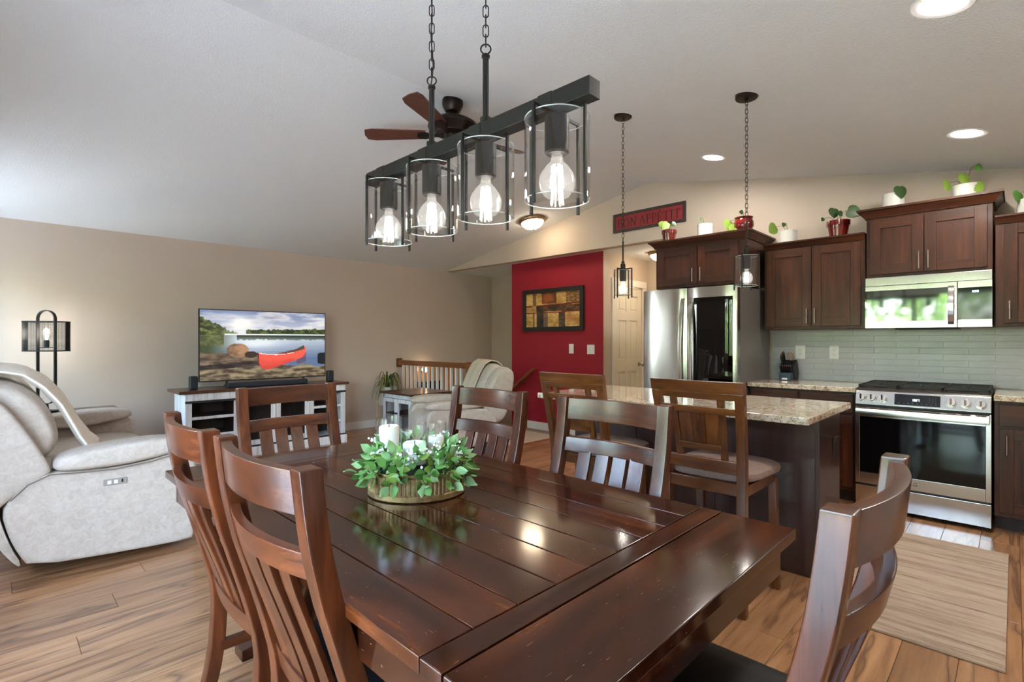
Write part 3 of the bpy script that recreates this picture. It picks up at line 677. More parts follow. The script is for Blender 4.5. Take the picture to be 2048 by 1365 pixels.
def flush(x, y, z, tilt, r, lab):
    o = thing('flush_light', lab, 'ceiling light', (x, y, z), local=True, rot=(tilt, 0, 0), group='flush-mount ceiling lights')
    MB().lathe([(0, 0), (r, 0), (r * 1.02, -.012), (r * .98, -.03), (r * .86, -.042), (r * .80, -.036), (0, -.03)], 40).build('ring', M['bronzelight'], o)
    MB().lathe([(r * .82, -.036), (r * .78, -.06), (r * .60, -.092), (r * .32, -.115), (.006, -.125), (0, -.125)], 40).build('dome', M['flush'], o)
    MB().lathe([(0, -.122), (.01, -.124), (.012, -.132), (.006, -.14), (0, -.141)], 16).build('finial', M['bronzelight'], o)
flush(4.942, 4.485, zc(4.485), -math.atan(SL), .175, 'dome flush light on the sloped ceiling by the gable')
flush(6.15, 3.30, EZ, 0, .17, 'dome flush light in the hallway, half behind the cabinet')
for (x, y, lab) in ((2.621, .203, 'recessed ceiling light nearest the camera at the top edge'), (4.374, .219, 'recessed ceiling light above the range'), (4.497, 1.913, 'recessed ceiling light in front of the refrigerator')):
    o = thing('recessed_light', lab, 'ceiling light', (x, y, zc(y)), local=True, rot=(math.atan(SL), 0, 0), group='recessed ceiling lights')
    MB().lathe([(.078, .004), (.080, -.004), (.100, -.006), (.104, 0), (.104, .004), (.078, .004)], 40).build('trim_ring', M['plate'], o)
    MB().lathe([(0, .002), (.078, .002), (.078, -.002), (0, -.002)], 40).build('lens', M['recess'], o)
# ceiling fan
FX, FY = 2.466, 3.053
fn = thing('ceiling_fan', 'dark bronze ceiling fan with brown wooden blades', 'ceiling fan', (FX, FY, 2.75))
MB().lathe([(0, RZ - .002), (.078, RZ - .002), (.080, RZ - .03), (.078, RZ - .05), (.055, RZ - .092), (.03, RZ - .102), (.03, RZ - .115), (0, RZ - .115)], 36, (FX, FY, 0)).build('canopy', M['bronze'], fn)
MB().cyl((FX, FY, 2.96), (FX, FY, RZ - .11), .013, n=16).build('down_rod', M['bronze'], fn)
MB().lathe([(0, 2.968), (.06, 2.965), (.145, 2.948), (.185, 2.92), (.187, 2.90), (.18, 2.89), (.13, 2.86), (.125, 2.85), (0, 2.85)], 40, (FX, FY, 0)).build('motor', M['bronze'], fn)
MB().lathe([(0, 2.86), (.06, 2.86), (.062, 2.80), (.05, 2.78), (.03, 2.765), (0, 2.763)], 28, (FX, FY, 0)).build('switch_housing', M['bronze'], fn)
for k in range(5):
    a = R(180 + 72 * k - 45.54); ca, sa = math.cos(a), math.sin(a)
    def T(x, y, z): # local blade frame, pitched
        y2, z2 = y * math.cos(R(13)), z + y * math.sin(R(13)); return (FX + ca * x - sa * y2, FY + sa * x + ca * y2, 2.848 + z2)
    b = MB(); out = [(.20, -.045), (.24, -.052), (.60, -.068), (.655, -.055), (.668, 0), (.655, .055), (.60, .068), (.24, .052), (.20, .045)]
    b.add([T(x, y, -.003) for x, y in out] + [T(x, y, .004) for x, y in out], [tuple(range(9))[::-1], tuple(range(9, 18))] + [(i, (i + 1) % 9, 9 + (i + 1) % 9, 9 + i) for i in range(9)])
    b.build('blade', M['blade'], fn)
    b = MB(); io = [(.06, -.02), (.14, -.012), (.21, -.04), (.26, -.03), (.27, 0), (.26, .03), (.21, .04), (.14, .012), (.06, .02)]
    b.add([T(x, y, -.012) for x, y in io] + [T(x, y, -.0035) for x, y in io], [tuple(range(9))[::-1], tuple(range(9, 18))] + [(i, (i + 1) % 9, 9 + (i + 1) % 9, 9 + i) for i in range(9)])
    b.build('blade_arm', M['bronze'], fn)

# ================================================================== KITCHEN
def bar_handle(par, x, y, z0, z1):
    b = MB().cyl((x - .03, y, z0), (x - .03, y, z1), .0055, n=10); h = (z1 - z0) * .16
    b.cyl((x - .03, y, z0 + h), (x, y, z0 + h), .004, n=8); b.cyl((x - .03, y, z1 - h), (x, y, z1 - h), .004, n=8)
    b.build('handle', M['chrome'], par)
def hbar_handle(par, x, y0, y1, z):
    b = MB().cyl((x - .03, y0, z), (x - .03, y1, z), .0055, n=10); h = (y1 - y0) * .16
    b.cyl((x - .03, y0 + h, z), (x, y0 + h, z), .004, n=8); b.cyl((x - .03, y1 - h, z), (x, y1 - h, z), .004, n=8)
    b.build('handle', M['chrome'], par)
def shaker(par, nm, xf, y0, y1, z0, z1, hy=None, hz=None, st=.07, hh=None):
    """door slab on front plane xf (towards -X)"""
    t_ = .02; d = MB().box(xf - .010, xf, y0 + st - .004, y1 - st + .004, z0 + st - .004, z1 - st + .004).build(nm, M['cbz'], par)
    for (p, q) in ((y0, y0 + st), (y1 - st, y1)): MB().box(xf - t_, xf, p, q, z0, z1).build('stile', M['cbz'], d, bevel=.002)
    for (p, q) in ((z0, z0 + st), (z1 - st, z1)): MB().box(xf - t_, xf, y0 + st, y1 - st, p, q).build('rail', M['cby'], d, bevel=.002)
    if hy is not None: bar_handle(d, xf - t_, hy, hz[0], hz[1])
    if hh: hbar_handle(d, xf - t_, hh[0], hh[1], hh[2])
    return d
def crown(par, xf, xb, y0, y1, z0, z1, left=True, right=True, out=.06):
    b = MB(); prof = [(0, z0), (.012, z0), (.02, z0 + (z1 - z0) * .25), (out * .85, z0 + (z1 - z0) * .75), (out, z0 + (z1 - z0) * .78), (out, z1), (0, z1)]
    rings = []
    for (d, z) in prof:
        ya = y0 - (d if right else 0); yb2 = y1 + (d if left else 0)
        rings.append((d, z, ya, yb2))
    A = [(xb, ya, z) for d, z, ya, yb2 in rings]; B = [(xf - d, ya, z) for d, z, ya, yb2 in rings]; Cc = [(xf - d, yb2, z) for d, z, ya, yb2 in rings]; D = [(xb, yb2, z) for d, z, ya, yb2 in rings]
    b.loft([A, B, Cc, D]); b.build('crown', M['cby'], par, smooth=20)
def cabinet(name, label, xf, y0, y1, z0, z1, xb=XK - .003, grp=None):
    o = thing(name, label, 'cabinet', ((xf + xb) / 2, (y0 + y1) / 2, z0), group=grp)
    MB().box(xf, xb, y0, y1, z0, z1).build('body', M['cbz'], o, bevel=.002); return o
G = 'upper kitchen cabinets'
c_ = cabinet('upper_cabinet', 'deep upper cabinet above the refrigerator, with crown moulding', 4.74, 1.722, 2.60, 1.80, 2.215, grp=G)
shaker(c_, 'door', 4.74, 1.78, 2.155, 1.825, 2.185, 2.122, (1.845, 1.975)); shaker(c_, 'door', 4.74, 2.165, 2.575, 1.825, 2.185, 2.20, (1.845, 1.975)); crown(c_, 4.74, XK - .003, 1.722, 2.60, 2.205, 2.275)
c_ = cabinet('upper_cabinet', 'tall double-door upper cabinet between refrigerator and microwave', 5.03, .876, 1.655, 1.38, 2.12, grp=G)
shaker(c_, 'door', 5.03, .905, 1.262, 1.405, 2.10, 1.235, (1.43, 1.56)); shaker(c_, 'door', 5.03, 1.268, 1.63, 1.405, 2.10, 1.298, (1.43, 1.56)); crown(c_, 5.03, XK - .003, .876, 1.655, 2.11, 2.165, False, False, .05)
c_ = cabinet('upper_cabinet', 'short upper cabinet above the microwave, with tall crown', 5.0, .112, .862, 1.787, 2.275, grp=G)
shaker(c_, 'door', 5.0, .14, .492, 1.81, 2.245, .467, (1.83, 1.965)); shaker(c_, 'door', 5.0, .498, .838, 1.81, 2.245, .523, (1.83, 1.965)); crown(c_, 5.0, XK - .003, .112, .862, 2.265, 2.338)
c_ = cabinet('upper_cabinet', 'upper cabinet at the right edge, beside the microwave', 5.03, -.74, .100, 1.38, 2.12, grp=G)
shaker(c_, 'door', 5.03, -.36, .055, 1.405, 2.10, .027, (1.43, 1.56)); shaker(c_, 'door', 5.03, -.72, -.37, 1.405, 2.10, -.40, (1.43, 1.56)); crown(c_, 5.03, XK - .003, -.74, .100, 2.11, 2.165, False, False, .05)
def base(label, y0, y1, bays):
    o = thing('base_cabinet', label, 'cabinet', (5.05, (y0 + y1) / 2, 0), group='base kitchen cabinets')
    MB().box(4.75, XK - .003, y0, y1, .10, .874).build('body', M['cbz'], o, bevel=.002); MB().box(4.82, XK - .01, y0 + .002, y1 - .002, 0, .10).build('toe_kick', M['kick'], o)
    for (a, e) in bays:
        d = MB().box(4.73, 4.75, a, e, .71, .855).build('drawer', M['cby'], o, bevel=.003); hbar_handle(d, 4.73, (a + e) / 2 - .06, (a + e) / 2 + .06, .78)
        shaker(o, 'door', 4.75, a, e, .13, .69, e - .035, (.52, .65))
    return o
base('base cabinet between the refrigerator and the range', .886, 1.69, [(.905, 1.275), (1.295, 1.67)])
base('base cabinet to the right of the range', -.74, .100, [(-.36, .075), (-.72, -.38)])
tag(MB().box(4.70, XK - .006, .884, 1.694, .876, .914).build('countertop', M['granite'], bevel=.005, org=(5.03, 1.29, .876)), 'speckled granite countertop holding the knife block', 'countertop')
tag(MB().box(4.70, XK - .006, -.745, .102, .876, .914).build('countertop', M['granite'], bevel=.005, org=(5.03, -.3, .876)), 'speckled granite countertop to the right of the range', 'countertop')

# refrigerator
f = thing('refrigerator', 'stainless steel french-door refrigerator with smoked glass panel', 'refrigerator', (4.85, 2.14, 0))
FX0, FY0, FY1 = 4.56, 1.700, 2.60
b = MB(); b.box(FX0, 5.30, FY0, FY0 + .03, .03, 1.755); b.box(FX0, 5.30, FY1 - .03, FY1, .03, 1.755); b.box(5.27, 5.30, FY0 + .03, FY1 - .03, .03, 1.755); b.box(FX0, 5.27, FY0 + .03, FY1 - .03, 1.70, 1.755); b.box(FX0, 5.27, FY0 + .03, FY1 - .03, .03, .60)
b.build('body', M['steeldark'], f)
def curved_door(y0, y1, z0, z1, hole=None, bulge=.022, nm='door'):
    def xx(y): return 4.495 - bulge * (1 - ((y - (y0 + y1) / 2) / ((y1 - y0) / 2)) ** 4)
    b = MB(); n = 24
    def slab(ya, yb2, za, zb, k=24):
        rings = []
        for i in range(k + 1):
            y = ya + (yb2 - ya) * i / k; x = xx(y); rings.append([(x, y, za), (x, y, zb), (FX0 - .005, y, zb), (FX0 - .005, y, za)])
        b.loft(rings)
    if hole:
        slab(y0, hole[0], z0, z1, 8); slab(hole[1], y1, z0, z1, 8); slab(hole[0], hole[1], z0, hole[2]); slab(hole[0], hole[1], hole[3], z1)
    else: slab(y0, y1, z0, z1)
    return b.build(nm, M['steel'], f, smooth=40), xx
dr, _ = curved_door(2.153, FY1, .62, 1.762)
dg, xx = curved_door(FY0, 2.147, .62, 1.762, (1.735, 2.085, .80, 1.668))
rings = []
for i in range(17):
    y = 1.735 + .35 * i / 16; x = xx(y); rings.append([(x + .001, y, .80), (x + .001, y, 1.668), (x + .007, y, 1.668), (x + .007, y, .80)])
MB().loft(rings).build('glass_panel', M['fridgeglass'], dg)
MB().box(4.50, FX0 - .006, 1.72, 1.735, .80, 1.668).build('gasket', M['matteblack'], dg)
curved_door(FY0, FY1, .34, .612, nm='drawer'); curved_door(FY0, FY1, .05, .332, nm='drawer')
for (y, s, par) in ((2.153 + .035, 1, dr), (2.147 - .035, -1, dg)):
    rings = []
    for i in range(25):
        u = i / 24; z = .70 + u * .97; bow = .045 * math.sin(math.pi * u) ** .5 if 0 < u < 1 else 0; yy = y + s * .012 * math.sin(math.pi * u)
        x = 4.478 - bow; rings.append([(x, yy - .016, z), (x, yy + .016, z), (x + .016, yy + .016, z), (x + .016, yy - .016, z)])
    MB().loft(rings).build('handle', M['chrome'], par, bevel=.003)
for z in (.33, .60): MB().cyl((4.44, 1.80, z - .05), (4.44, 2.50, z - .05), .012, n=12).build('drawer_handle', M['chrome'], f)
for z in (.92, 1.12, 1.38): MB().box(4.60, 5.25, FY0 + .035, FY1 - .035, z, z + .01).build('shelf', thin_glass('shelf_glass%d' % int(z * 100), (.7, .85, .85, 1), 2.0), f)
MB().box(FX0 + .01, 5.268, FY0 + .031, FY0 + .034, .6, 1.70).build('liner', simple('fridge_liner', C(150, 160, 165), .5), f)
gl = random.Random(3)
for i, (y, z, h, mc) in enumerate([(2.02, 1.39, .11, 'jb'), (1.95, 1.39, .17, 'jc'), (1.88, 1.39, .13, 'jg'), (1.80, 1.39, .15, 'jg'), (2.0, 1.13, .15, 'jc'), (1.92, 1.13, .15, 'jc'), (1.85, 1.13, .15, 'jc'), (2.0, .93, .12, 'jb'), (1.91, .93, .13, 'jb'), (1.82, .93, .17, 'jc')]):
    if mc not in M: M[mc] = simple('jar_' + mc, {'jb': C(120, 160, 190), 'jc': C(190, 205, 205), 'jg': C(90, 160, 120)}[mc], .15)
    o = thing('bottle', ['blue jar on top refrigerator shelf, leftmost', 'tall clear bottle on top refrigerator shelf', 'shorter green bottle on top refrigerator shelf', 'taller green bottle on top refrigerator shelf, rightmost', 'clear bottle on middle refrigerator shelf, leftmost', 'clear bottle on middle refrigerator shelf, in the middle', 'clear bottle on middle refrigerator shelf, rightmost', 'shorter blue jar on lowest refrigerator shelf, leftmost', 'blue jar on lowest refrigerator shelf, in the middle', 'tall clear bottle on lowest refrigerator shelf, rightmost'][i], 'bottle', (4.66, y, z), group='bottles inside the refrigerator')
    MB().lathe([(0, 0), (.026, 0), (.027, .01), (.027, h * .65), (.014, h * .82), (.012, h * .9), (0, h * .9)], 14, (4.66, y, z)).build('body', M[mc], o)
    MB().lathe([(0, h * .9), (.013, h * .9), (.013, h), (0, h)], 12, (4.66, y, z)).build('cap', M['plate'], o)
lf = bpy.data.lights.new('fridge_lamp', 'POINT'); lf.energy = .9; lf.color = (.85, .95, 1); lf.shadow_soft_size = .03
lo = bpy.data.objects.new('fridge_lamp', lf); COL.objects.link(lo); lo.location = (4.65, 2.35, 1.6)

# range
def text_obj(s_, size, mat, name, parent, loc, ext=.0006):
    cu = bpy.data.curves.new(name, 'FONT'); cu.body = s_; cu.size = size; cu.extrude = ext; cu.align_x = 'CENTER'; cu.align_y = 'CENTER'
    o = bpy.data.objects.new(name, cu); COL.objects.link(o); cu.materials.append(mat); o.parent = parent
    g_ = ORG[parent.name]; o.location = (loc[0] - g_[0], loc[1] - g_[1], loc[2] - g_[2]); o.rotation_euler = (R(90), 0, R(-90))
    me = bpy.data.meshes.new_from_object(o.evaluated_get(bpy.context.evaluated_depsgraph_get())); l_, r_, p_ = o.location.copy(), o.rotation_euler.copy(), o.parent
    bpy.data.objects.remove(o); o = bpy.data.objects.new(name, me); COL.objects.link(o); o.parent = p_; o.location = l_; o.rotation_euler = r_; ORG[o.name] = g_; return o
SEG = {'1': 'bc', '2': 'abged', '7': 'abc', '8': 'abcdefg'}
def seven(par, s_, x, yc, zc_, h, mat, colon=True):
    b = MB(); w = h * .5; th = h * .13; pitch = w * 1.5; n = len(s_)
    for i, ch in enumerate(s_):
        y = yc + ((n - 1) / 2 - i) * pitch
        for sg in SEG[ch]:
            if sg == 'a': b.box(x, x + .0008, y - w / 2, y + w / 2, zc_ + h / 2 - th, zc_ + h / 2)
            if sg == 'g': b.box(x, x + .0008, y - w / 2, y + w / 2, zc_ - th / 2, zc_ + th / 2)
            if sg == 'd': b.box(x, x + .0008, y - w / 2, y + w / 2, zc_ - h / 2, zc_ - h / 2 + th)
            if sg == 'b': b.box(x, x + .0008, y - w / 2, y - w / 2 + th, zc_, zc_ + h / 2)
            if sg == 'c': b.box(x, x + .0008, y - w / 2, y - w / 2 + th, zc_ - h / 2, zc_)
            if sg == 'f': b.box(x, x + .0008, y + w / 2 - th, y + w / 2, zc_, zc_ + h / 2)
            if sg == 'e': b.box(x, x + .0008, y + w / 2 - th, y + w / 2, zc_ - h / 2, zc_)
    if colon:
        for dz in (-h * .2, h * .2): b.box(x, x + .0008, yc - th / 2, yc + th / 2, zc_ + dz - th / 2, zc_ + dz + th / 2)
    b.build('clock_digits', mat, par)
M['digit'] = emit('clock_digit', (.75, .88, 1, 1), 2.2)
rg = thing('range', 'stainless steel gas range with glass oven door', 'range', (5.0, .492, 0)); Y0, Y1 = .111, .873; XF = 4.65
MB().box(4.69, 5.345, Y0 + .004, Y1 - .004, .03, .905).build('body', M['steeldark'], rg)
for (x, y) in ((4.76, Y0 + .05), (4.76, Y1 - .05), (5.28, Y0 + .05), (5.28, Y1 - .05)): MB().cyl((x, y, 0), (x, y, .03), .018, n=12).build('foot', M['matteblack'], rg)
cp = MB().prism([(4.645, .798), (4.69, .798), (4.72, .906), (4.69, .912), (4.672, .900)], 'xz', Y0, Y1).build('control_panel', M['steel'], rg, bevel=.003)
nx = Vector((-(.900 - .798), 0, .027)).normalized(); 
def cpx(z): return 4.645 + (z - .798) * (.027 / .102)
for y in (.835, .770, .703, .315, .240, .162):
    z = .848; p = Vector((cpx(z), y, z)); k = MB().cyl(p, p + nx * .008, .031, .031, 28); k.cyl(p + nx * .008, p + nx * .034, .027, .025, 28)
    kn = k.build('knob', M['chrome'], cp, bevel=.002); q = p + nx * .037; MB().obox(q, (.012, .011, .044), (0, -math.atan2(nx.z, -nx.x), 0)).build('grip', M['chrome'], kn, bevel=.002)
dp = MB().prism([(cpx(.812) - .0015, .812), (cpx(.812) + .004, .812), (cpx(.888) + .004, .888), (cpx(.888) - .0015, .888)], 'xz', .372, .632).build('display', M['blackglass'], cp)
o = None
b = MB(); seven(cp, '1227', cpx(.85) - .0035, .51, .85, .016, M['digit'])
dm = MB()
for i in range(9): dm.box(cpx(.825) - .0022, cpx(.825) - .0012, .60 - i * .026, .608 - i * .026, .824, .827)
for i in range(3):
    for j in range(3): dm.box(cpx(.84 + .014 * j) - .0022, cpx(.84 + .014 * j) - .0012, .43 - i * .018, .434 - i * .018, .84 + .014 * j, .843 + .014 * j)
dm.build('display_marks', simple('grey_print', C(110, 112, 114), .5), dp)
dr = MB(); dr.box(XF, 4.69, Y0, Y0 + .028, .20, .785); dr.box(XF, 4.69, Y1 - .028, Y1, .20, .785); dr.box(XF, 4.69, Y0 + .028, Y1 - .028, .20, .285); dr.box(XF, 4.69, Y0 + .028, Y1 - .028, .705, .785)
od = dr.build('oven_door', M['steel'], rg, bevel=.002)
MB().box(XF - .001, XF + .01, Y0 + .028, Y1 - .028, .285, .705).build('oven_window', M['blackglass'], od)
hb = [(XF - .052, .742), (XF - .047, .770), (XF - .02, .782), (XF + .002, .785), (XF + .002, .775), (XF - .025, .768), (XF - .036, .742), (XF - .04, .722), (XF - .05, .722)]
MB().prism(hb, 'xz', Y0 + .008, Y1 - .008).build('door_handle', M['steel'], od, bevel=.003)
MB().box(XF + .004, 4.69, Y0, Y1, .03, .185).build('warming_drawer', M['steel'], rg, bevel=.003)
MB().box(XF + .02, 4.689, Y0 + .002, Y1 - .002, .185, .20).build('drawer_gap', M['matteblack'], rg)
MB().box(4.66, 4.689, Y0 + .002, Y1 - .002, .786, .797).build('vent_gap', M['matteblack'], rg)
lg = MB().lathe([(.012, 0), (.0145, 0), (.0145, .0008), (.012, .0008), (.012, 0)], 24, (XF - .0003, .556, .243), rot=(0, R(-90), 0)); lg.box(XF - .001, XF, .5555, .5575, .237, .250); lg.box(XF - .001, XF, .548, .556, .236, .2385); lg.build('logo', simple('logo_grey', C(70, 70, 72), .4), od)
text_obj('LG', .032, M['castiron'], 'logo_text', od, (XF - .0008, .518, .243))
ct = MB().box(4.69, 5.345, Y0, Y1, .905, .918).build('cooktop', M['castiron'], rg, bevel=.004)
for (x, y, r_) in ((4.86, .745, .05), (5.15, .745, .042), (4.86, .24, .055), (5.15, .24, .042), (5.0, .492, .05)):
    MB().lathe([(0, 0), (r_, 0), (r_, .012), (r_ * .75, .016), (r_ * .7, .022), (0, .022)], 24, (x, y, .917)).build('burner', M['castiron'], ct)
for (a, e) in ((.622, .866), (.366, .617), (.118, .361)):
    g_ = MB(); z0, z1 = .930, .944
    for y in (a, e - .012): g_.box(4.72, 5.32, y, y + .012, z0 - .01, z1)
    for x in (4.72, 4.865, 5.01, 5.155, 5.308): g_.box(x, x + .012, a, e, z0, z1)
    ym = (a + e) / 2; g_.box(4.76, 4.95, ym - .005, ym + .005, z0, z1 + .003); g_.box(5.06, 5.27, ym - .005, ym + .005, z0, z1 + .003)
    for x in (4.722, 5.31):
        for y in (a + .001, e - .011): g_.box(x, x + .01, y, y + .01, .9185, z0)
    g_.build('grate', M['castiron'], ct, bevel=.002)
# microwave
mw = thing('microwave', 'over-the-range stainless microwave with mirrored glass door', 'microwave', (5.15, .487, 1.378)); Y0, Y1 = .113, .863
MB().box(4.985, XK - .003, Y0, Y1, 1.383, 1.782).build('body', M['steeldark'], mw)
MB().box(4.955, 4.985, Y0, Y1, 1.715, 1.782).build('vent_panel', M['steel'], mw, bevel=.003)
yd = .300
b = MB(); b.box(4.950, 4.985, yd + .002, Y1, 1.378, 1.432); b.box(4.950, 4.985, yd + .002, Y1, 1.675, 1.712); b.box(4.9502, 4.985, yd + .002, yd + .05, 1.432, 1.675)
md_ = b.build('door', M['steel'], mw, bevel=.002)
MB().box(4.9515, 4.984, yd + .05, Y1, 1.432, 1.675).build('door_glass', M['mirrorglass'], md_)
rings = []
for i in range(17):
    u = i / 16; z = 1.40 + u * .285; x = 4.945 - .045 * math.sin(math.pi * u) ** .6 if 0 < u < 1 else 4.945
    rings.append([(x, yd + .018, z), (x, yd + .052, z), (x + .008, yd + .052, z), (x + .008, yd + .018, z)])
MB().loft(rings).build('handle', M['steel'], md_, bevel=.002)
pb = MB().box(4.9525, 4.985, Y0, yd - .002, 1.378, 1.712).build('control_panel', M['steel'], mw, bevel=.002)
MB().box(4.951, 4.984, Y0 + .001, yd - .003, 1.432, 1.665).build('display', M['blackglass'], pb)
seven(pb, '1228', 4.9495, .205, 1.635, .014, M['digit'], False)
text_obj('LG', .02, simple('logo_light', C(150, 150, 152), .4), 'logo_text', md_, (4.9495, .80, 1.403))
MB().box(5.02, 5.30, .30, .68, 1.368, 1.383).build('hood_filter', M['castiron'], mw, bevel=.003)
# island and its granite top
il = thing('kitchen_island', 'dark wood kitchen island with bar seating', 'island', (3.31, 1.55, 0)); IX0, IX1, IY0, IY1 = 3.09, 3.53, .742, 2.36
MB().box(IX0, IX1, IY0, IY1, .0, .875).build('body', M['isz'], il, bevel=.002)
for y in (IY0 + .02, IY0 + .56, IY0 + 1.10): MB().box(IX0 - .006, IX0, y, y + .52, .02, .86).build('back_panel', M['isz'], il, bevel=.002)
b = MB().box(3.37, 3.43, IY0 - .006, IY0, .62, .72); ot = b.build('outlet', M['brownplate'], il, bevel=.003); MB().box(3.365, 3.435, IY0 - .022, IY0 - .004, .715, .728).build('cover_flap', M['brownplate'], ot)
for z in (.645, .690): MB().box(3.385, 3.415, IY0 - .008, IY0 - .0055, z - .013, z + .013).build('socket', M['matteblack'], ot)
tag(MB().box(2.70, 3.565, .692, 2.40, .8765, .914).build('island_top', M['granite'], bevel=.006, org=(3.13, 1.55, .8765)), 'speckled granite top of the kitchen island', 'countertop')
# bar stools
def make_stool(label):
    o = thing('bar_stool', label, 'stool', local=True, group='bar stools at the island')
    def py(z): return -.20 if z < .62 else -.20 - .09 * ((z - .62) / .47) ** 1.3
    zs = [0, .3, .6, .64, .72, .8, .88, .96, 1.035]
    for s in (-1, 1):
        def px(z): return s * (.185 + .022 * max(0, (z - .62) / .47))
        rings = [[(px(z) - .021, py(z) - .02, z), (px(z) + .021, py(z) - .02, z), (px(z) + .021, py(z) + .02, z), (px(z) - .021, py(z) + .02, z)] for z in zs]
        MB().loft(rings).build('back_post', M['stz'], o, bevel=.004)
        rings = [[(s * w_ - .02, d_ - .02, z), (s * w_ + .02, d_ - .02, z), (s * w_ + .02, d_ + .02, z), (s * w_ - .02, d_ + .02, z)] for z, w_, d_ in ((0, .20, .215), (.58, .19, .20))]
        MB().loft(rings).build('front_leg', M['stz'], o, bevel=.004)
    def cross(nm, z0, z1, w, th=.022, bow=0.0, x0=None, mm='stx', bv=.003):
        x0 = -w if x0 is None else x0; rings = []
        for i in range(13):
            x = x0 + (w - x0) * i / 12; d = bow * (1 - (x / .23) ** 2)
            rings.append([(x, py(z0) - th / 2 - d, z0), (x, py(z1) - th / 2 - d, z1), (x, py(z1) + th / 2 - d, z1), (x, py(z0) + th / 2 - d, z0)])
        MB().loft(rings).build(nm, M[mm], o, bevel=bv)
    cross('top_rail', 1.035, 1.092, .228, .032, .02); cross('inner_top_rail', 1.005, 1.036, .19, .028, .016)
    cross('window_rail', .935, .968, .19, .02, .014); cross('panel_rail', .755, .785, .105, .02, .01); cross('seat_rail', .655, .715, .182, .026, .004)
    def vert(nm, x, w, z0, z1, th, off=0.0):
        rings = []
        for i in range(9):
            z = z0 + (z1 - z0) * i / 8; f_ = (z - .62) / .47; y = py(z) + off - .014 * f_ * (1 - (x / .23) ** 2); xx_ = x * (.92 + .08 * f_)
            rings.append([(xx_ - w, y - th / 2, z), (xx_ + w, y - th / 2, z), (xx_ + w, y + th / 2, z), (xx_ - w, y + th / 2, z)])
        MB().loft(rings).build(nm, M['stz'], o, bevel=.002)
    for s in (-1, 1): vert('mullion', s * .118, .016, .70, 1.01, .018)
    for x in (-.068, 0, .068): vert('panel_board', x, .0315, .775, .940, .012, .003)
    b = MB(); b.box(-.19, .19, -.212, -.188, .555, .61); b.box(-.19, .19, .188, .212, .555, .60); b.box(-.202, -.178, -.19, .19, .555, .605); b.box(.178, .202, -.19, .19, .555, .605); b.build('apron', M['stx'], o, bevel=.002)
    MB().sell((0, .035, .634), (.465, .46, .062), .55, .45, 44, 12, fn=lambda p: Vector((p.x * (1 + .06 * (p.y / .23)), p.y, p.z * (1 + .25 * (1 - (p.x / .23) ** 2))))).build('seat', simple('stool_fabric', C(132, 112, 102), .9, var=.12, vs=60, bump=.4, bs=260, bd=.001) if 'stoolfab' not in M else M['stoolfab'], o)
    for s in (-1, 1): MB().box(s * .192 - .011, s * .192 + .011, -.19, .20, .22, .25).build('stretcher', M['sty'], o, bevel=.002)
    MB().box(-.19, .19, .19, .212, .28, .32).build('footrest', M['stx'], o, bevel=.002); MB().box(-.18, .18, -.21, -.19, .26, .29).build('stretcher', M['stx'], o, bevel=.002)
    return o
s0 = make_stool('bar stool with slatted back nearest the refrigerator and range'); s0.location = (2.63, 1.082, 0); s0.rotation_euler = (0, 0, R(-90))
s1 = copy_tree(s0); s1.location = (2.63, 1.828, 0); s1['label'] = 'bar stool with slatted back in front of the red wall'
# knife block with knives
kb = thing('knife_block', 'black knife block on the counter beside the refrigerator', 'knife block', (5.18, 1.50, .9145))
MB().prism([(5.235, .915), (5.33, .915), (5.352, .98), (5.29, 1.10), (5.17, 1.045)], 'xz', 1.455, 1.575).build('block', M['matteblack'], kb, bevel=.004)
MB().box(5.13, 5.235, 1.465, 1.565, .915, .985).build('steak_block', simple('navy_block', C(38, 52, 70), .4), kb, bevel=.003)
MB().box(5.129, 5.131, 1.492, 1.538, .921, .937).build('label_plate', M['plate'], kb)
dirk = Vector((-.5, 0, .86)).normalized()
M['rosegold'] = simple('copper_rivet', C(206, 160, 128), .3, .9)
def knife(p, L, r_, lab, grp, cat='knife'):
    o = thing('knife', lab, cat, p, group=grp); p = Vector(p)
    MB().tube([p, p + dirk * L * .5, p + dirk * L], [r_ * .85, r_, r_], 8).build('handle', M['matteblack'], o); MB().cyl(p + dirk * L, p + dirk * (L + .004), r_ * 1.02, n=10).build('end_cap', M['rosegold'], o)
for i in range(5): knife((5.185 + .018 * i, 1.548, 1.052 + .0085 * i), .10, .0085, 'large black kitchen knife handle with copper end in knife block', 'large knives in the block')
for i in range(6): knife((5.185, 1.472 + .0172 * i, .986), .07, .006, 'small steak knife handle in front of the knife block', 'steak knives in the block')
sh = thing('kitchen_shears', 'kitchen shears with copper-rimmed handle in knife block', 'shears', (5.22, 1.478, 1.07))
p = Vector((5.22, 1.478, 1.07)); pts = []
for i in range(16):
    a = 2 * math.pi * i / 16; pts.append(p + dirk * (.075 + .042 * math.cos(a)) + Vector((0, .022 * math.sin(a), 0)))
MB().tube(pts, .006, 8, closed=True).build('handle', M['rosegold'], sh); MB().tube([p, p + dirk * .035], .008, 8).build('shank', M['matteblack'], sh)
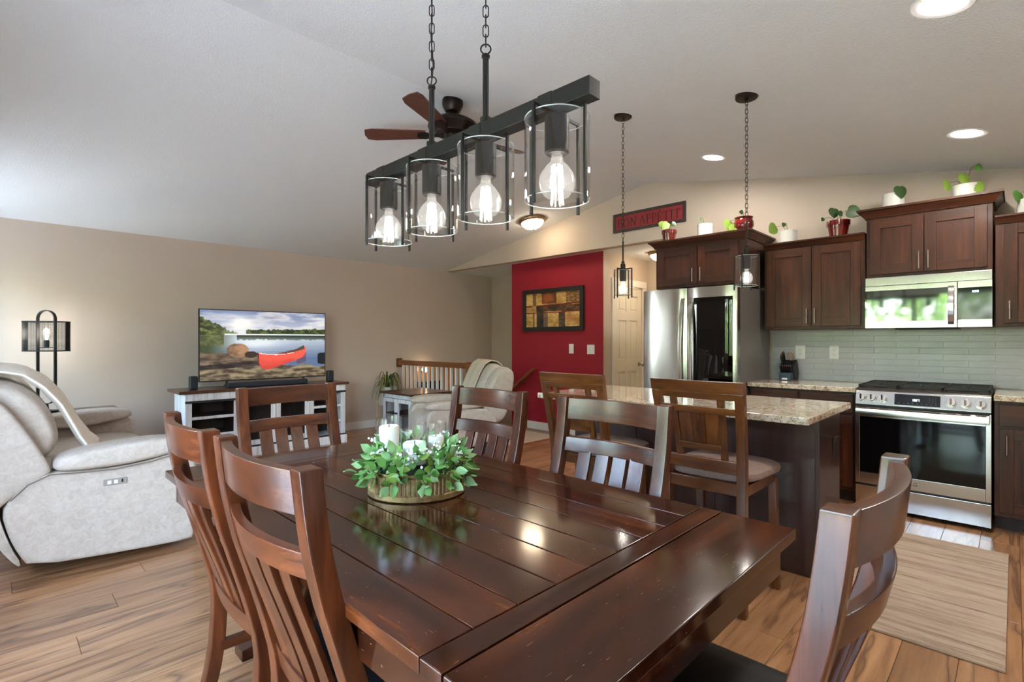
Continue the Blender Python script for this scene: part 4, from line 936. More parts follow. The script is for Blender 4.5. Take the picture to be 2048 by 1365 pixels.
# outlets and switches
def plate(name, lab, axis_x, y, z, w, h, kind):
    o = thing(name, lab, 'outlet' if kind == 'o' else 'light switch', (axis_x, y, z)); MB().box(axis_x - .006, axis_x - .0005, y - w / 2, y + w / 2, z - h / 2, z + h / 2).build('plate', M['plate'], o, bevel=.002)
    if kind == 'o':
        for dz in (-.02, .02):
            r_ = MB().box(axis_x - .0075, axis_x - .006, y - .017, y + .017, z + dz - .014, z + dz + .014).build('receptacle', M['plate'], o, bevel=.001)
            s_ = MB(); s_.box(axis_x - .008, axis_x - .0073, y - .008, y - .006, z + dz - .002, z + dz + .007); s_.box(axis_x - .008, axis_x - .0073, y + .006, y + .008, z + dz - .002, z + dz + .007); s_.cyl((axis_x - .008, y, z + dz - .007), (axis_x - .0073, y, z + dz - .007), .0025, n=8); s_.build('slot', M['castiron'], r_)
    else:
        for dy in ([0] if kind == '1' else [-.023, .023]): MB().box(axis_x - .010, axis_x - .006, y + dy - .016, y + dy + .016, z - .033, z + .033).build('rocker', M['plate'], o, bevel=.002)
plate('wall_outlet', 'white wall outlet just behind the knife block', XK - .006, 1.443, 1.172, .085, .128, 'o')
plate('wall_outlet', 'white wall outlet midway between knife block and range', XK - .006, 1.168, 1.174, .075, .122, 'o')
plate('light_switch', 'single white light switch on the red wall', XRED, 4.311, 1.172, .078, .13, '1')
plate('light_switch', 'double white light switch on the red wall', XRED, 3.988, 1.166, .118, .125, '2')

# ================================================================== LIVING ROOM
def puff(prof, y0, y1, k=8.0, n=14, shrink=.35, axis='y'):
    """soft cushion: closed (x,z) profile swept along Y with rounded ends"""
    cx_ = sum(p[0] for p in prof) / len(prof); cz_ = sum(p[1] for p in prof) / len(prof); rings = []; ts = [-1, -.985, -.95, -.88, -.75, -.5, -.2, .2, .5, .75, .88, .95, .985, 1]
    for t_ in ts:
        s = (1 - abs(t_) ** k) ** .5; s = shrink + (1 - shrink) * s; y = (y0 + y1) / 2 + (y1 - y0) / 2 * t_
        rings.append([(cx_ + (x - cx_) * s, y, cz_ + (z - cz_) * s) for x, z in prof])
    return MB().loft(rings)
def smoothpoly(pts, it=2):
    for _ in range(it):
        q = []
        for i in range(len(pts)):
            a, c = pts[i], pts[(i + 1) % len(pts)]
            q += [(a[0] * .75 + c[0] * .25, a[1] * .75 + c[1] * .25), (a[0] * .25 + c[0] * .75, a[1] * .25 + c[1] * .75)]
        pts = q
    return pts
so = thing('sofa', 'cream leather reclining sofa at left with power switch panel', 'sofa', (.2, 4.75, 0))
side = [(.143, .085), (.10, .17), (.068, .26), (.04, .389), (.073, .458), (.139, .528), (.227, .567), (.351, .556), (.505, .548), (.673, .562), (.798, .588), (.895, .600), (.925, .45), (.918, .272), (.905, .06), (.895, .031), (.6, .045)]
for (ya, yb2) in ((3.69, 3.86), (5.70, 5.86)): puff(smoothpoly(side, 1), ya, yb2, 14, shrink=.9).build('arm_panel', M['sofa'], so, smooth=50)
armp = [(.235, .58), (.245, .63), (.30, .655), (.40, .672), (.567, .688), (.75, .690), (.88, .672), (.915, .64), (.90, .605), (.80, .585), (.6, .555), (.4, .552), (.28, .558)]
puff(smoothpoly(armp, 2), 3.672, 3.92, 5, shrink=.55).build('arm_pad', M['sofa'], so, smooth=60)
puff(smoothpoly([(x - .02, z) for x, z in armp], 2), 5.55, 5.82, 5, shrink=.55).build('arm_pad', M['sofa'], so, smooth=60)
wing = [(-.16, 1.02), (-.06, 1.03), (.037, .975), (.149, .781), (.234, .59), (.228, .556), (.111, .485), (.04, .42), (-.02, .36), (-.14, .36), (-.24, .6)]
puff(smoothpoly(wing, 2), 3.70, 3.80, 6, shrink=.8).build('back_wing', M['sofa'], so, smooth=60)
puff(smoothpoly(wing, 2), 5.74, 5.84, 6, shrink=.8).build('back_wing', M['sofa'], so, smooth=60)
cus = [(-.12, 1.0), (-.06, 1.06), (.038, 1.065), (.115, 1.045), (.215, .95), (.274, .804), (.285, .719), (.262, .652), (.226, .615), (.16, .56), (.0, .5), (-.12, .6)]
for (ya, yb2) in ((3.80, 4.78), (4.79, 5.73)): puff(smoothpoly(cus, 2), ya, yb2, 5, shrink=.7).build('back_cushion', M['sofa'], so, smooth=60)
for (ya, yb2) in ((3.87, 4.78), (4.79, 5.69)): puff(smoothpoly([(.10, .30), (.10, .46), (.18, .49), (.45, .485), (.72, .495), (.90, .47), (.955, .40), (.95, .20), (.93, .10), (.3, .10)], 2), ya, yb2, 6, shrink=.75).build('seat_cushion', M['sofa'], so, smooth=60)
MB().box(.20, .86, 3.80, 5.75, .07, .30).build('base', M['matteblack'], so)
puff(smoothpoly([(.02, .44), (.05, .30), (.085, .18), (.125, .085), (.105, .075), (.03, .20), (-.03, .36), (-.06, .5), (-.02, .52)], 1), 3.72, 5.83, 14, shrink=.9).build('back_shell', M['sofa'], so, smooth=60)
for (x, y) in ((.25, 4.0), (.75, 4.0), (.25, 5.6), (.75, 5.6)): MB().cyl((x, y, 0), (x, y, .075), .03, n=12).build('foot', M['matteblack'], so)
pp = MB().box(.45, .56, 3.684, 3.692, .452, .488).build('switch_panel', simple('grey_plastic', C(150, 144, 138), .5), so, bevel=.004)
for x in (.478, .508): MB().box(x - .009, x + .009, 3.681, 3.685, .46, .48).build('button', M['plate'], pp, bevel=.001)
MB().box(.533, .541, 3.682, 3.685, .462, .48).build('usb_port', M['matteblack'], pp)
for prof, yy in ((side[4:12], 3.676),): MB().tube([(x, yy, z - .004) for x, z in prof], .004, 6).build('piping', M['seam'], so)
path = [(-.13, .80), (-.13, 1.0), (-.06, 1.085), (.04, 1.09), (.12, 1.07), (.20, 1.0), (.27, .90), (.315, .80), (.36, .70), (.42, .60), (.49, .525), (.53, .507)]
def thr(u, v):
    f = u * (len(path) - 1); i = min(int(f), len(path) - 2); f -= i
    x = path[i][0] * (1 - f) + path[i + 1][0] * f; z = path[i][1] * (1 - f) + path[i + 1][1] * f
    dx, dz = path[i + 1][0] - path[i][0], path[i + 1][1] - path[i][1]; l_ = math.hypot(dx, dz); nx_, nz_ = -dz / l_, dx / l_
    if nx_ * .7 + nz_ * .7 < 0: nx_, nz_ = -nx_, -nz_
    d = (.010 + .060 * v * min(1, u * 2.2)) + .011 * math.sin(v * 24 + u * 3)
    if u > .9: nx_, nz_ = .2, 1.0; d *= .5
    return (x + nx_ * d, 3.90 + .62 * v + .05 * u + .015 * math.sin(u * 7), z + nz_ * d)
tag(MB().grid(thr, 44, 40).build('throw_blanket', M['throw'], org=(.2, 4.3, .51), smooth=80, solid=.012), 'cream throw blanket draped over the back of the sofa', 'blanket')
# end table and table lamp in the corner
et = thing('end_table', 'brown wooden end table in the corner beside the sofa', 'end table', (.57, 6.35, 0))
MB().box(.27, .90, 6.08, 6.64, .58, .615).build('top', M['sagetable'], et, bevel=.004)
for (x, y) in ((.31, 6.12), (.83, 6.12), (.31, 6.57), (.83, 6.57)): MB().box(x, x + .04, y, y + .04, 0, .58).build('leg', M['sagetable'], et, bevel=.003)
MB().box(.30, .88, 6.11, 6.62, .18, .20).build('shelf', M['sagetable'], et, bevel=.002)
LX, LY = .368, 6.40
la = thing('table_lamp', 'black metal loop lamp with mesh shade in the corner', 'lamp', (LX, LY, .616))
MB().lathe([(0, .616), (.085, .616), (.085, .632), (.02, .64), (.012, .70), (0, .70)], 28, (LX, LY, 0)).build('base', M['black'], la)
ux, uy = math.cos(R(-38)), math.sin(R(-38)); hw = .073
lp = []
for i in range(13): a = math.pi * i / 12; lp.append((math.cos(a) * hw, 1.485 + math.sin(a) * .075))
for i in range(13): a = math.pi + math.pi * i / 12; lp.append((math.cos(a) * hw, .755 + math.sin(a) * .06))
rings = []
for i, (s_, z) in enumerate(lp):
    nx_, nz_ = (s_, (z - 1.485 if z > 1.4 else z - .755)); l_ = math.hypot(nx_, nz_) or 1; nx_, nz_ = nx_ / l_, nz_ / l_
    P_ = lambda d, w: (LX + ux * (s_ + nx_ * d) - uy * w, LY + uy * (s_ + nx_ * d) + ux * w, z + nz_ * d)
    rings.append([P_(-.004, -.017), P_(.004, -.017), P_(.004, .017), P_(-.004, .017)])
MB().loft(rings, closed=True).build('loop_frame', M['black'], la, smooth=40)
def shp(a, r1=.175, r2=.10):
    c, s_ = math.cos(a), math.sin(a); x = math.copysign(abs(c) ** .55, c) * r1; y = math.copysign(abs(s_) ** .75, s_) * r2; return (LX + ux * x - uy * y, LY + uy * x + ux * y)
w = MB()
for i in range(120): p = shp(i / 120 * 2 * math.pi); w.tube([(p[0], p[1], 1.185), (p[0], p[1], 1.455)], .0007, 4)
for j in range(1, 38): w.tube([shp(i / 56 * 2 * math.pi) + (1.185 + .27 * j / 38,) for i in range(56)], .0006, 4, closed=True)
tag(w.build('mesh_shade', M['iron'], la, smooth=0), kind='stuff')
for z in (1.185, 1.455): MB().tube([shp(i / 64 * 2 * math.pi) + (z,) for i in range(64)], .005, 6, closed=True).build('shade_rim', M['black'], la)
for s_ in (-1, 1):
    x = s_ * .176; b = MB()
    cpx_, cpy_ = LX + ux * x, LY + uy * x
    b.obox((cpx_, cpy_, 1.32), (.006, .05, .275), (0, 0, R(-38))).build('end_plate', M['black'], la)
MB().obox((LX, LY, 1.215), (.15, .02, .006), (0, 0, R(-38))).build('crossbar', M['black'], la)
MB().lathe([(0, 1.215), (.02, 1.22), (.022, 1.27), (.018, 1.285), (0, 1.285)], 20, (LX, LY, 0)).build('socket', M['black'], la)
bl = MB().lathe([(0, 1.284), (.012, 1.286), (.024, 1.33), (.029, 1.36), (.022, 1.39), (0, 1.405)], 20, (LX, LY, 0)).build('bulb', M['bulbglass'], la)
b = MB()
for i in range(5): b.cyl((LX + .008 * math.cos(i * 1.257), LY + .008 * math.sin(i * 1.257), 1.305), (LX + .008 * math.cos(i * 1.257), LY + .008 * math.sin(i * 1.257), 1.385), .003, n=6)
b.build('filament', M['lampfil'], bl)

# television stand
tv = thing('tv_stand', 'distressed white television stand with dark wood top', 'tv stand', (2.24, 6.28, 0)); SX0, SX1, SY0, SY1, SZ = 1.40, 3.155, 6.055, 6.50, .73
MB().box(SX0 - .06, SX1 + .04, SY0 - .03, SY1 + .02, SZ, SZ + .032).build('top', M['darktop'], tv, bevel=.004)
for (x0, x1) in ((SX0, SX0 + .03), (SX1 - .03, SX1)): MB().box(x0, x1, SY0 + .02, SY1, .06, SZ).build('side_panel', M['distress'], tv, bevel=.002)
MB().box(SX0 + .03, SX1 - .03, SY1 - .012, SY1, .06, SZ).build('back_panel', M['shelfdark'], tv)
MB().box(SX0, SX1, SY0, SY0 + .02, .655, SZ).build('top_rail', M['distress'], tv, bevel=.002)
MB().box(SX0 - .002, SX1 + .002, SY0 - .008, SY0 + .0, .632, .655).build('dark_strip', M['matteblack'], tv, bevel=.002)
xs = [SX0, SX0 + .06, 1.86, 1.92, 2.275, 2.33, 2.69, 2.75, SX1 - .06, SX1]
for (x0, x1) in ((xs[0], xs[1]), (xs[2], xs[3]), (xs[6], xs[7]), (xs[8], xs[9])): MB().box(x0, x1, SY0, SY0 + .02, .10, .655).build('stile', M['distress'], tv, bevel=.002)
for x in (1.885, 2.715): MB().box(x - .01, x + .01, SY0 + .021, SY1 - .013, .10, .70).build('divider', M['shelfdark'], tv)
MB().box(SX0 - .015, SX1 + .015, SY0 - .018, SY1, .0, .10).build('plinth', M['distress'], tv, bevel=.004)
MB().box(SX0 - .008, SX1 + .008, SY0 - .012, SY0 + .01, .1005, .115).build('plinth_strip', M['matteblack'], tv)
for (a, e) in ((xs[1], xs[2]), (xs[7], xs[8])):
    for z in (.27, .46):
        sh_ = MB().box(a - .02, e + .02, SY0 + .022, SY1 - .014, z, z + .02).build('shelf', M['shelfdark'], tv); MB().box(a, e, SY0 + .004, SY0 + .0215, z - .004, z + .026).build('shelf_edge', M['distress'], sh_, bevel=.002)
for (a, e) in ((xs[3], xs[4] + .025), (xs[4] + .028, xs[6])):
    z0, z1 = .118, .628; d = MB().box(a + .002, a + .052, SY0 - .004, SY0 + .014, z0, z1).build('door', M['distress'], tv, bevel=.002)
    MB().box(e - .052, e - .002, SY0 - .004, SY0 + .014, z0, z1).build('stile', M['distress'], d, bevel=.002)
    for (p, q) in ((z0, z0 + .055), (z1 - .055, z1)): MB().box(a + .052, e - .052, SY0 - .004, SY0 + .014, p, q).build('rail', M['distress'], d, bevel=.002)
    w = MB(); x0, x1, zz0, zz1 = a + .052, e - .052, z0 + .055, z1 - .055; st_ = .028; k = -30
    for sg in (1, -1):
        for i in range(-24, 30):
            xa = x0 + i * st_; pts_ = []
            za, zb = zz0, zz1; xa2, xb2 = (xa, xa + (zz1 - zz0) * .6) if sg > 0 else (xa + (zz1 - zz0) * .6, xa)
            ts_ = []
            for t_ in range(0, 41):
                x = xa2 + (xb2 - xa2) * t_ / 40; z = za + (zb - za) * t_ / 40
                if x0 <= x <= x1: ts_.append((x, z))
            if len(ts_) > 1: w.tube([(ts_[0][0], SY0 + .004, ts_[0][1]), (ts_[-1][0], SY0 + .004, ts_[-1][1])], .0013, 4)
    tag(w.build('wire_mesh', M['iron'], d, smooth=0), kind='stuff')
    for z in (.2, .55): MB().cyl((a + .02 if a < 2.2 else e - .02, SY0 - .006, z), (a + .02 if a < 2.2 else e - .02, SY0 - .004, z), .006, n=10).build('bolt', M['matteblack'], d)
# television with its lake picture
TX0_, TX1_, TZ0, TZ1, TYF = 1.583, 3.010, .828, 1.630, 6.30
tvs = thing('television', 'large flat television showing a red canoe on a lake', 'television', (2.3, 6.33, SZ + .033))
MB().box(TX0_, TX1_, TYF, TYF + .03, TZ0, TZ1).build('bezel', M['matteblack'], tvs, bevel=.003)
MB().box(TX0_ + .3, TX1_ - .3, TYF + .03, TYF + .065, TZ0 + .05, TZ0 + .45).build('rear_housing', M['matteblack'], tvs, bevel=.01)
for x in (TX0_ + .28, TX1_ - .28):
    b = MB(); b.tube([(x, TYF + .015, TZ0 + .01), (x + .005, TYF - .04, SZ + .05), (x, TYF - .10, SZ + .0395)], .006, 8); b.tube([(x, TYF + .015, TZ0 + .01), (x + .005, TYF + .07, SZ + .05), (x, TYF + .11, SZ + .0395)], .006, 8); b.build('stand_foot', M['matteblack'], tvs)
def nz(x, y, s=1.0): return noise.fractal(Vector((x * s, y * s, .37)), 1.0, 2.0, 5)
def mixc(a, c, f): f = max(0, min(1, f)); return tuple(a[i] + (c[i] - a[i]) * f for i in range(3))
def inpoly(x, y, P_):
    r = False
    for i in range(len(P_)):
        (xa, ya), (xb, yb2) = P_[i], P_[i - 1]
        if (ya > y) != (yb2 > y) and x < (xb - xa) * (y - ya) / (yb2 - ya) + xa: r = not r
    return r
HULL = [(.418, .615), (.43, .618), (.50, .637), (.60, .642), (.70, .622), (.77, .575), (.815, .51), (.828, .56), (.818, .65), (.79, .70), (.70, .765), (.60, .82), (.53, .862), (.485, .872), (.45, .84), (.43, .76)]
INNER = [(.56, .637), (.66, .60), (.74, .565), (.805, .505), (.815, .515), (.815, .565), (.74, .605), (.66, .635)]
def lake(u, v):
    sky = mixc((112, 128, 166), (200, 206, 218), v / .34); cl = nz(u * 3, v * 9, 1.3); sky = mixc(sky, (226, 226, 230), (cl + .15 + .5 * (u - .35)) * 1.3)
    if cl > .25: sky = mixc(sky, (150, 156, 176), (cl - .25) * 1.6)
    g_ = math.exp(-(((u - .30) / .10) ** 2 + ((v - .19) / .11) ** 2)); c = mixc(sky, (255, 253, 244), g_ * .85)
    edge = .03 * nz(u * 60, .2); tl_ = .275 - .03 * max(0, (u - .4)) + edge * .5 - .012 * abs(nz(u * 25, 2.2))
    lt = .10 + u * .85 + edge * 1.2
    if v > .235 and u > .33 and v > tl_ and v < .345: c = mixc((46, 58, 38), (92, 104, 62), nz(u * 30, v * 30) + .4)
    if u < .30 and v > lt and v < .60: c = mixc((44, 54, 34), (122, 128, 76), nz(u * 26, v * 26) + .35); c = mixc(c, (160, 176, 138), max(0, (u - .12) / .2))
    if .335 < v < .35 and u > .17: c = (226, 232, 238)
    if v >= .35:
        w = mixc((180, 192, 206), (98, 116, 148), (v - .42) / .3); w = mixc(w, (220, 228, 236), math.exp(-((u - .42) / .2) ** 2 - ((v - .46) / .1) ** 2)); w = mixc(w, (70, 88, 128), (nz(u * 4, v * 60) + .1) * .8 * max(0, v - .4) * 2)
        if v < .425 + .02 * nz(u * 30, 5) and u > .26: w = mixc((44, 56, 44), w, (v - .36) / .12)
        if u < .30: w = mixc((62, 74, 50), w, (u - .06) / .2 + (v - .5) * .6)
        if u >= .17 or v > .5: c = w
        elif u < .17: c = mixc((70, 78, 52), (110, 116, 78), nz(u * 22, v * 22) + .4)
    rk = .60 + .10 * max(0, u - .02) + .02 * nz(u * 18, 3)
    rock = mixc((70, 58, 50), (142, 124, 104), nz(u * 9, v * 16) * .9 + .45)
    if v > rk and u < .46: c = rock
    if ((u - .27) / .085) ** 2 + ((v - .575) / .10) ** 2 < 1: c = mixc((170, 130, 100), (96, 78, 64), (.33 - u) * 5 + nz(u * 20, v * 20) * .5)
    if ((u - .37) / .05) ** 2 + ((v - .64) / .05) ** 2 < 1: c = (58, 48, 42)
    fg = .80 - .035 * math.sin(u * 5) + .03 * nz(u * 9, 7)
    if v > fg: c = mixc((74, 64, 54), (156, 140, 112), nz(u * 12, v * 24) * 1.0 + .5)
    if .70 < v < .84 and u < .48 and v < .86 - .12 * u and v > .78 - .1 * u + .015 * nz(u * 20, 1): c = mixc((48, 42, 44), (76, 66, 64), nz(u * 10, v * 20) + .4)
    if ((u - 1.0) / .07) ** 4 + ((v - .72) / .095) ** 4 < 1: c = (36, 38, 44)
    if v > .62 and .74 < u < .83 and v < .80 - .6 * abs(u - .76): c = mixc(c, (92, 62, 76), .6)
    if inpoly(u, v, HULL):
        c = mixc((226, 92, 78), (186, 56, 50), (v - .66) * 4 + .3 * nz(u * 8, v * 8)); top = .615 + .027 * math.sin(min(1, max(0, (u - .42) / .3)) * math.pi) if u < .72 else .60 - (u - .72) * .9
        if abs(v - top) < .010: c = (242, 226, 220)
        if u < .432 and v < .80: c = (70, 44, 42)
    if inpoly(u, v, INNER): c = mixc((120, 66, 52), (70, 78, 66), (u - .62) * 5)
    return c
def picture(name, fn, nu, nv, P00, PU, PV, mat, parent):
    """flat print: P00 top-left, PU along width, PV down"""
    o_ = ORG[parent.name]; P00 = Vector(P00) - Vector(o_); PU, PV = Vector(PU), Vector(PV)
    b = MB(); b.grid(lambda u, v: tuple(P00 + PU * u + PV * v), nu, nv); me = b.mesh(name, smooth=0)
    at = me.color_attributes.new('print', 'FLOAT_COLOR', 'POINT')
    for j in range(nv + 1):
        for i in range(nu + 1):
            c = fn(i / nu, j / nv); at.data[j * (nu + 1) + i].color = (lin(max(0, c[0])), lin(max(0, c[1])), lin(max(0, c[2])), 1)
    o = bpy.data.objects.new(name, me); COL.objects.link(o); me.materials.append(mat); o.parent = parent; return o
picture('screen', lake, 200, 112, (TX0_ + .01, TYF - .0008, TZ1 - .01), (TX1_ - TX0_ - .02, 0, 0), (0, 0, -(TZ1 - TZ0 - .022)), vcol('tv_screen', .40, .12), tvs)
sb = thing('soundbar', 'long black soundbar below the television', 'soundbar', (2.26, 6.17, SZ + .033))
MB().box(1.815, 2.705, 6.12, 6.19, SZ + .0325, SZ + .088).build('body', M['matteblack'], sb, bevel=.012); MB().box(1.84, 2.68, 6.117, 6.121, SZ + .042, SZ + .078).build('grille', simple('speaker_cloth', C(40, 46, 54), .9), sb)
for (x, lab) in ((1.507, 'small black speaker at left of the television'), (3.02, 'small black speaker at right of the television')):
    o = thing('speaker', lab, 'speaker', (x, 6.2, SZ + .033), group='pair of rear speakers on the stand'); MB().box(x - .038, x + .038, 6.16, 6.24, SZ + .0325, SZ + .175).build('body', M['matteblack'], o, bevel=.015, seg=3); MB().box(x - .03, x + .03, 6.157, 6.162, SZ + .045, SZ + .165).build('grille', simple('speaker_mesh', C(36, 42, 48), .9), o, bevel=.002)

# recliner
rc = thing('recliner', 'cream leather recliner armchair beside the stair railing', 'armchair', (3.82, 4.68, 0), R(158), local=True)
for s_ in (-1, 1):
    arm = smoothpoly([(-.32, .12), (-.36, .40), (-.30, .52), (.0, .54), (.30, .55), (.42, .53), (.46, .42), (.45, .1)], 1)
    puff(arm, s_ * .37 - .09, s_ * .37 + .09, 10, shrink=.85).build('arm', M['sofa'], rc, smooth=60)
    puff(smoothpoly([(-.22, .54), (-.2, .60), (.1, .63), (.38, .62), (.46, .58), (.44, .53), (.1, .52)], 2), s_ * .37 - .11, s_ * .37 + .11, 4, shrink=.5).build('arm_pad', M['sofa'], rc, smooth=60)
puff(smoothpoly([(-.25, .28), (-.25, .44), (.1, .48), (.40, .49), (.50, .44), (.51, .2), (.48, .08), (-.2, .1)], 2), -.28, .28, 6, shrink=.75).build('seat_cushion', M['sofa'], rc, smooth=60)
bk = [(-.56, .93), (-.50, 1.0), (-.42, 1.02), (-.33, .97), (-.24, .80), (-.17, .62), (-.18, .48), (-.26, .38), (-.42, .40), (-.50, .62)]
puff(smoothpoly(bk, 2), -.27, .27, 5, shrink=.75).build('back_cushion', M['sofa'], rc, smooth=60)
for s_ in (-1, 1): puff(smoothpoly([(x - .02, z - .03 - .0 * s_) for x, z in bk], 2), s_ * .36 - .10, s_ * .36 + .10, 5, shrink=.7).build('back_wing', M['sofa'], rc, smooth=60)
MB().box(-.35, .40, -.40, .40, .02, .14).build('base', M['matteblack'], rc)
rpath = [(-.60, .62), (-.59, .86), (-.55, .99), (-.49, 1.035), (-.41, 1.045), (-.33, 1.0), (-.27, .90), (-.22, .78), (-.18, .68)]
tb_r = thing('throw_blanket', 'beige throw blanket over the back of the recliner', 'blanket', (3.82, 4.68, .62), R(158), local=True)
def rthr(u, v):
    f = u * (len(rpath) - 1); i = min(int(f), len(rpath) - 2); f -= i
    x = rpath[i][0] * (1 - f) + rpath[i + 1][0] * f; z = rpath[i][1] * (1 - f) + rpath[i + 1][1] * f
    return (x + .006 * math.sin(v * 14), -.34 + .46 * v, z - .62 + .006 * math.sin(v * 11 + u * 4))
MB().grid(rthr, 30, 24).build('cloth', M['throwtan'], tb_r, smooth=80, solid=.012)
# white side table with glass doors
wt_ = thing('side_table', 'white two-door side table with dark wood top behind recliner', 'side table', (4.08, 5.79, 0))
MB().box(3.70, 4.40, 5.42, 6.16, .575, .60).build('top', M['darktop'], wt_, bevel=.004)
b = MB(); b.box(3.745, 3.765, 5.46, 6.12, .04, .575); MB_ = b
for (x0, x1, y0, y1, nm) in ((3.745, 4.36, 5.46, 5.48, 'side_panel'), (3.745, 4.36, 6.10, 6.12, 'side_panel'), (4.34, 4.36, 5.48, 6.10, 'back_panel')): MB().box(x0, x1, y0, y1, .04, .575).build(nm, M['distress'], wt_, bevel=.002)
MB().box(3.77, 4.34, 5.48, 6.10, .30, .315).build('shelf', M['shelfdark'], wt_); MB().box(3.745, 4.36, 5.46, 6.12, .0, .06).build('plinth', M['distress'], wt_, bevel=.003)
MB().box(3.745, 3.765, 5.46, 6.12, .52, .575).build('front_rail', M['distress'], wt_, bevel=.002)
for (a, e, ky) in ((5.465, 5.788, 5.765), (5.792, 6.115, 5.815)):
    d = MB().box(3.735, 3.752, a, a + .05, .065, .515).build('door', M['distress'], wt_, bevel=.002); MB().box(3.735, 3.752, e - .05, e, .065, .515).build('stile', M['distress'], d, bevel=.002)
    for (p, q) in ((.065, .115), (.465, .515)): MB().box(3.735, 3.752, a + .05, e - .05, p, q).build('rail', M['distress'], d, bevel=.002)
    MB().box(3.742, 3.746, a + .05, e - .05, .115, .465).build('pane', M['glass'], d)
    MB().lathe([(0, 0), (.006, 0), (.006, .012), (.014, .018), (.014, .026), (0, .03)], 14, (3.735, ky, .33), rot=(0, R(-90), 0)).build('knob', M['matteblack'], d)
# plant stand with spider plant
ps = thing('potted_plant', 'spider plant in a white pot on wooden stand', 'plant', (4.02, 6.46, 0)); px_, py_ = 4.02, 6.46
MB().lathe([(0, .36), (.12, .36), (.135, .40), (.14, .60), (.145, .62), (.13, .62), (.125, .58), (0, .57)], 28, (px_, py_, 0)).build('pot', M['potwhite'], ps)
for k in range(4):
    a = R(45 + 90 * k); MB().tube([(px_ + .17 * math.cos(a), py_ + .17 * math.sin(a), 0), (px_ + .14 * math.cos(a), py_ + .14 * math.sin(a), .42)], [.010, .014], 8).build('stand_leg', simple('pale_wood', C(196, 172, 138), .5) if k == 0 else bpy.data.materials['pale_wood'], ps)
g = random.Random(9)
for k in range(44):
    a = g.uniform(0, 2 * math.pi); L = g.uniform(.20, .34); up = g.uniform(.08, .22); w = g.uniform(.008, .013); rings = []
    if math.sin(a) > .3: L = min(L, .24)
    for i in range(9):
        t_ = i / 8; r_ = L * t_ * (1 - .12 * t_); z = .60 + up * 4 * t_ * (1 - t_) + up * .3 * t_ - .20 * t_ ** 3 * (L / .3); ww = w * (1 - t_ ** 3) + .0008
        cx_, cy2 = px_ + math.cos(a) * (.02 + r_), py_ + math.sin(a) * (.02 + r_); dx, dy = -math.sin(a) * ww, math.cos(a) * ww
        rings.append([(cx_ - dx, cy2 - dy, z + .002), (cx_, cy2, z - .002), (cx_ + dx, cy2 + dy, z + .002), (cx_, cy2, z - .001)])
    MB().loft(rings).build('leaf', M['leafstripe'] if k % 3 else M['leafD'], ps, smooth=60)

# ================================================================== WALL DECOR
art = thing('framed_art', 'black framed abstract painting in gold and brown on red wall', 'picture', (XRED, 4.645, 1.72)); AY0, AY1, AZ0, AZ1 = 4.093, 5.197, 1.418, 2.022; fw = .06
for (y0, y1, z0, z1) in ((AY0, AY0 + fw, AZ0, AZ1), (AY1 - fw, AY1, AZ0, AZ1), (AY0 + fw, AY1 - fw, AZ0, AZ0 + fw), (AY0 + fw, AY1 - fw, AZ1 - fw, AZ1)): MB().box(XRED - .032, XRED - .001, y0, y1, z0, z1).build('frame_rail', M['artframe'], art, bevel=.004)
def abstract(u, v):
    n_ = nz(u * 5, v * 5); n2 = nz(u * 22, v * 22); gold = mixc((176, 128, 66), (222, 186, 118), n_ + .5); c = mixc(gold, (240, 214, 150), max(0, n2))
    if u > .75 and v < .33: c = mixc(c, (112, 78, 44), .8 + n2)
    if .30 < u < .58 and v < .33: c = mixc((84, 46, 30), (156, 84, 44), n_ + .4)
    if .13 < u < .16 or (.16 < u < .20 and v < .4): c = mixc(c, (90, 58, 36), .7)
    if .37 < v < .56: c = mixc((58, 44, 36), (128, 84, 52), n_ + n2 * .6 + .4)
    if .37 < v < .56 and u < .2: c = mixc((206, 160, 90), (150, 110, 70), n2 + .4)
    if abs(v - .36 + .04 * (u - .5)) < .018 and (u < .12 or u > .2): c = (124, 24, 26)
    if abs(v - .58 + .02 * (u - .5)) < .016 and (u < .22 or u > .34): c = (124, 24, 26)
    if .20 < u < .34 and v > .42: c = mixc((34, 28, 28), (92, 74, 66), n_ + .35)
    if .34 < u < .42 and v > .60: c = mixc((110, 84, 74), (150, 120, 100), n_ + .4)
    if .62 < u < .74 and v > .60: c = mixc((70, 52, 40), (118, 90, 70), n2 + .4)
    if u > .76 and v > .66 and n2 > .12: c = mixc(c, (170, 70, 40), .5)
    return c
picture('canvas', abstract, 120, 66, (XRED - .012, AY1 - fw, AZ1 - fw), (0, -(AY1 - AY0 - 2 * fw), 0), (0, 0, -(AZ1 - AZ0 - 2 * fw)), vcol('art_print', 0, .5), art)
sg = thing('wall_sign', 'long red sign reading BON APPÉTIT in dark frame', 'sign', (XK, 3.04, 2.705)); SY0_, SY1_, Z0, Z1 = 2.577, 3.509, 2.592, 2.818; fw = .03
for (y0, y1, z0, z1) in ((SY0_, SY0_ + fw, Z0, Z1), (SY1_ - fw, SY1_, Z0, Z1), (SY0_ + fw, SY1_ - fw, Z0, Z0 + fw), (SY0_ + fw, SY1_ - fw, Z1 - fw, Z1)): MB().box(XK - .024, XK - .001, y0, y1, z0, z1).build('frame_rail', M['signframe'], sg, bevel=.003)
MB().box(XK - .014, XK - .001, SY0_ + fw, SY1_ - fw, Z0 + fw, Z1 - fw).build('board', M['signred'], sg)
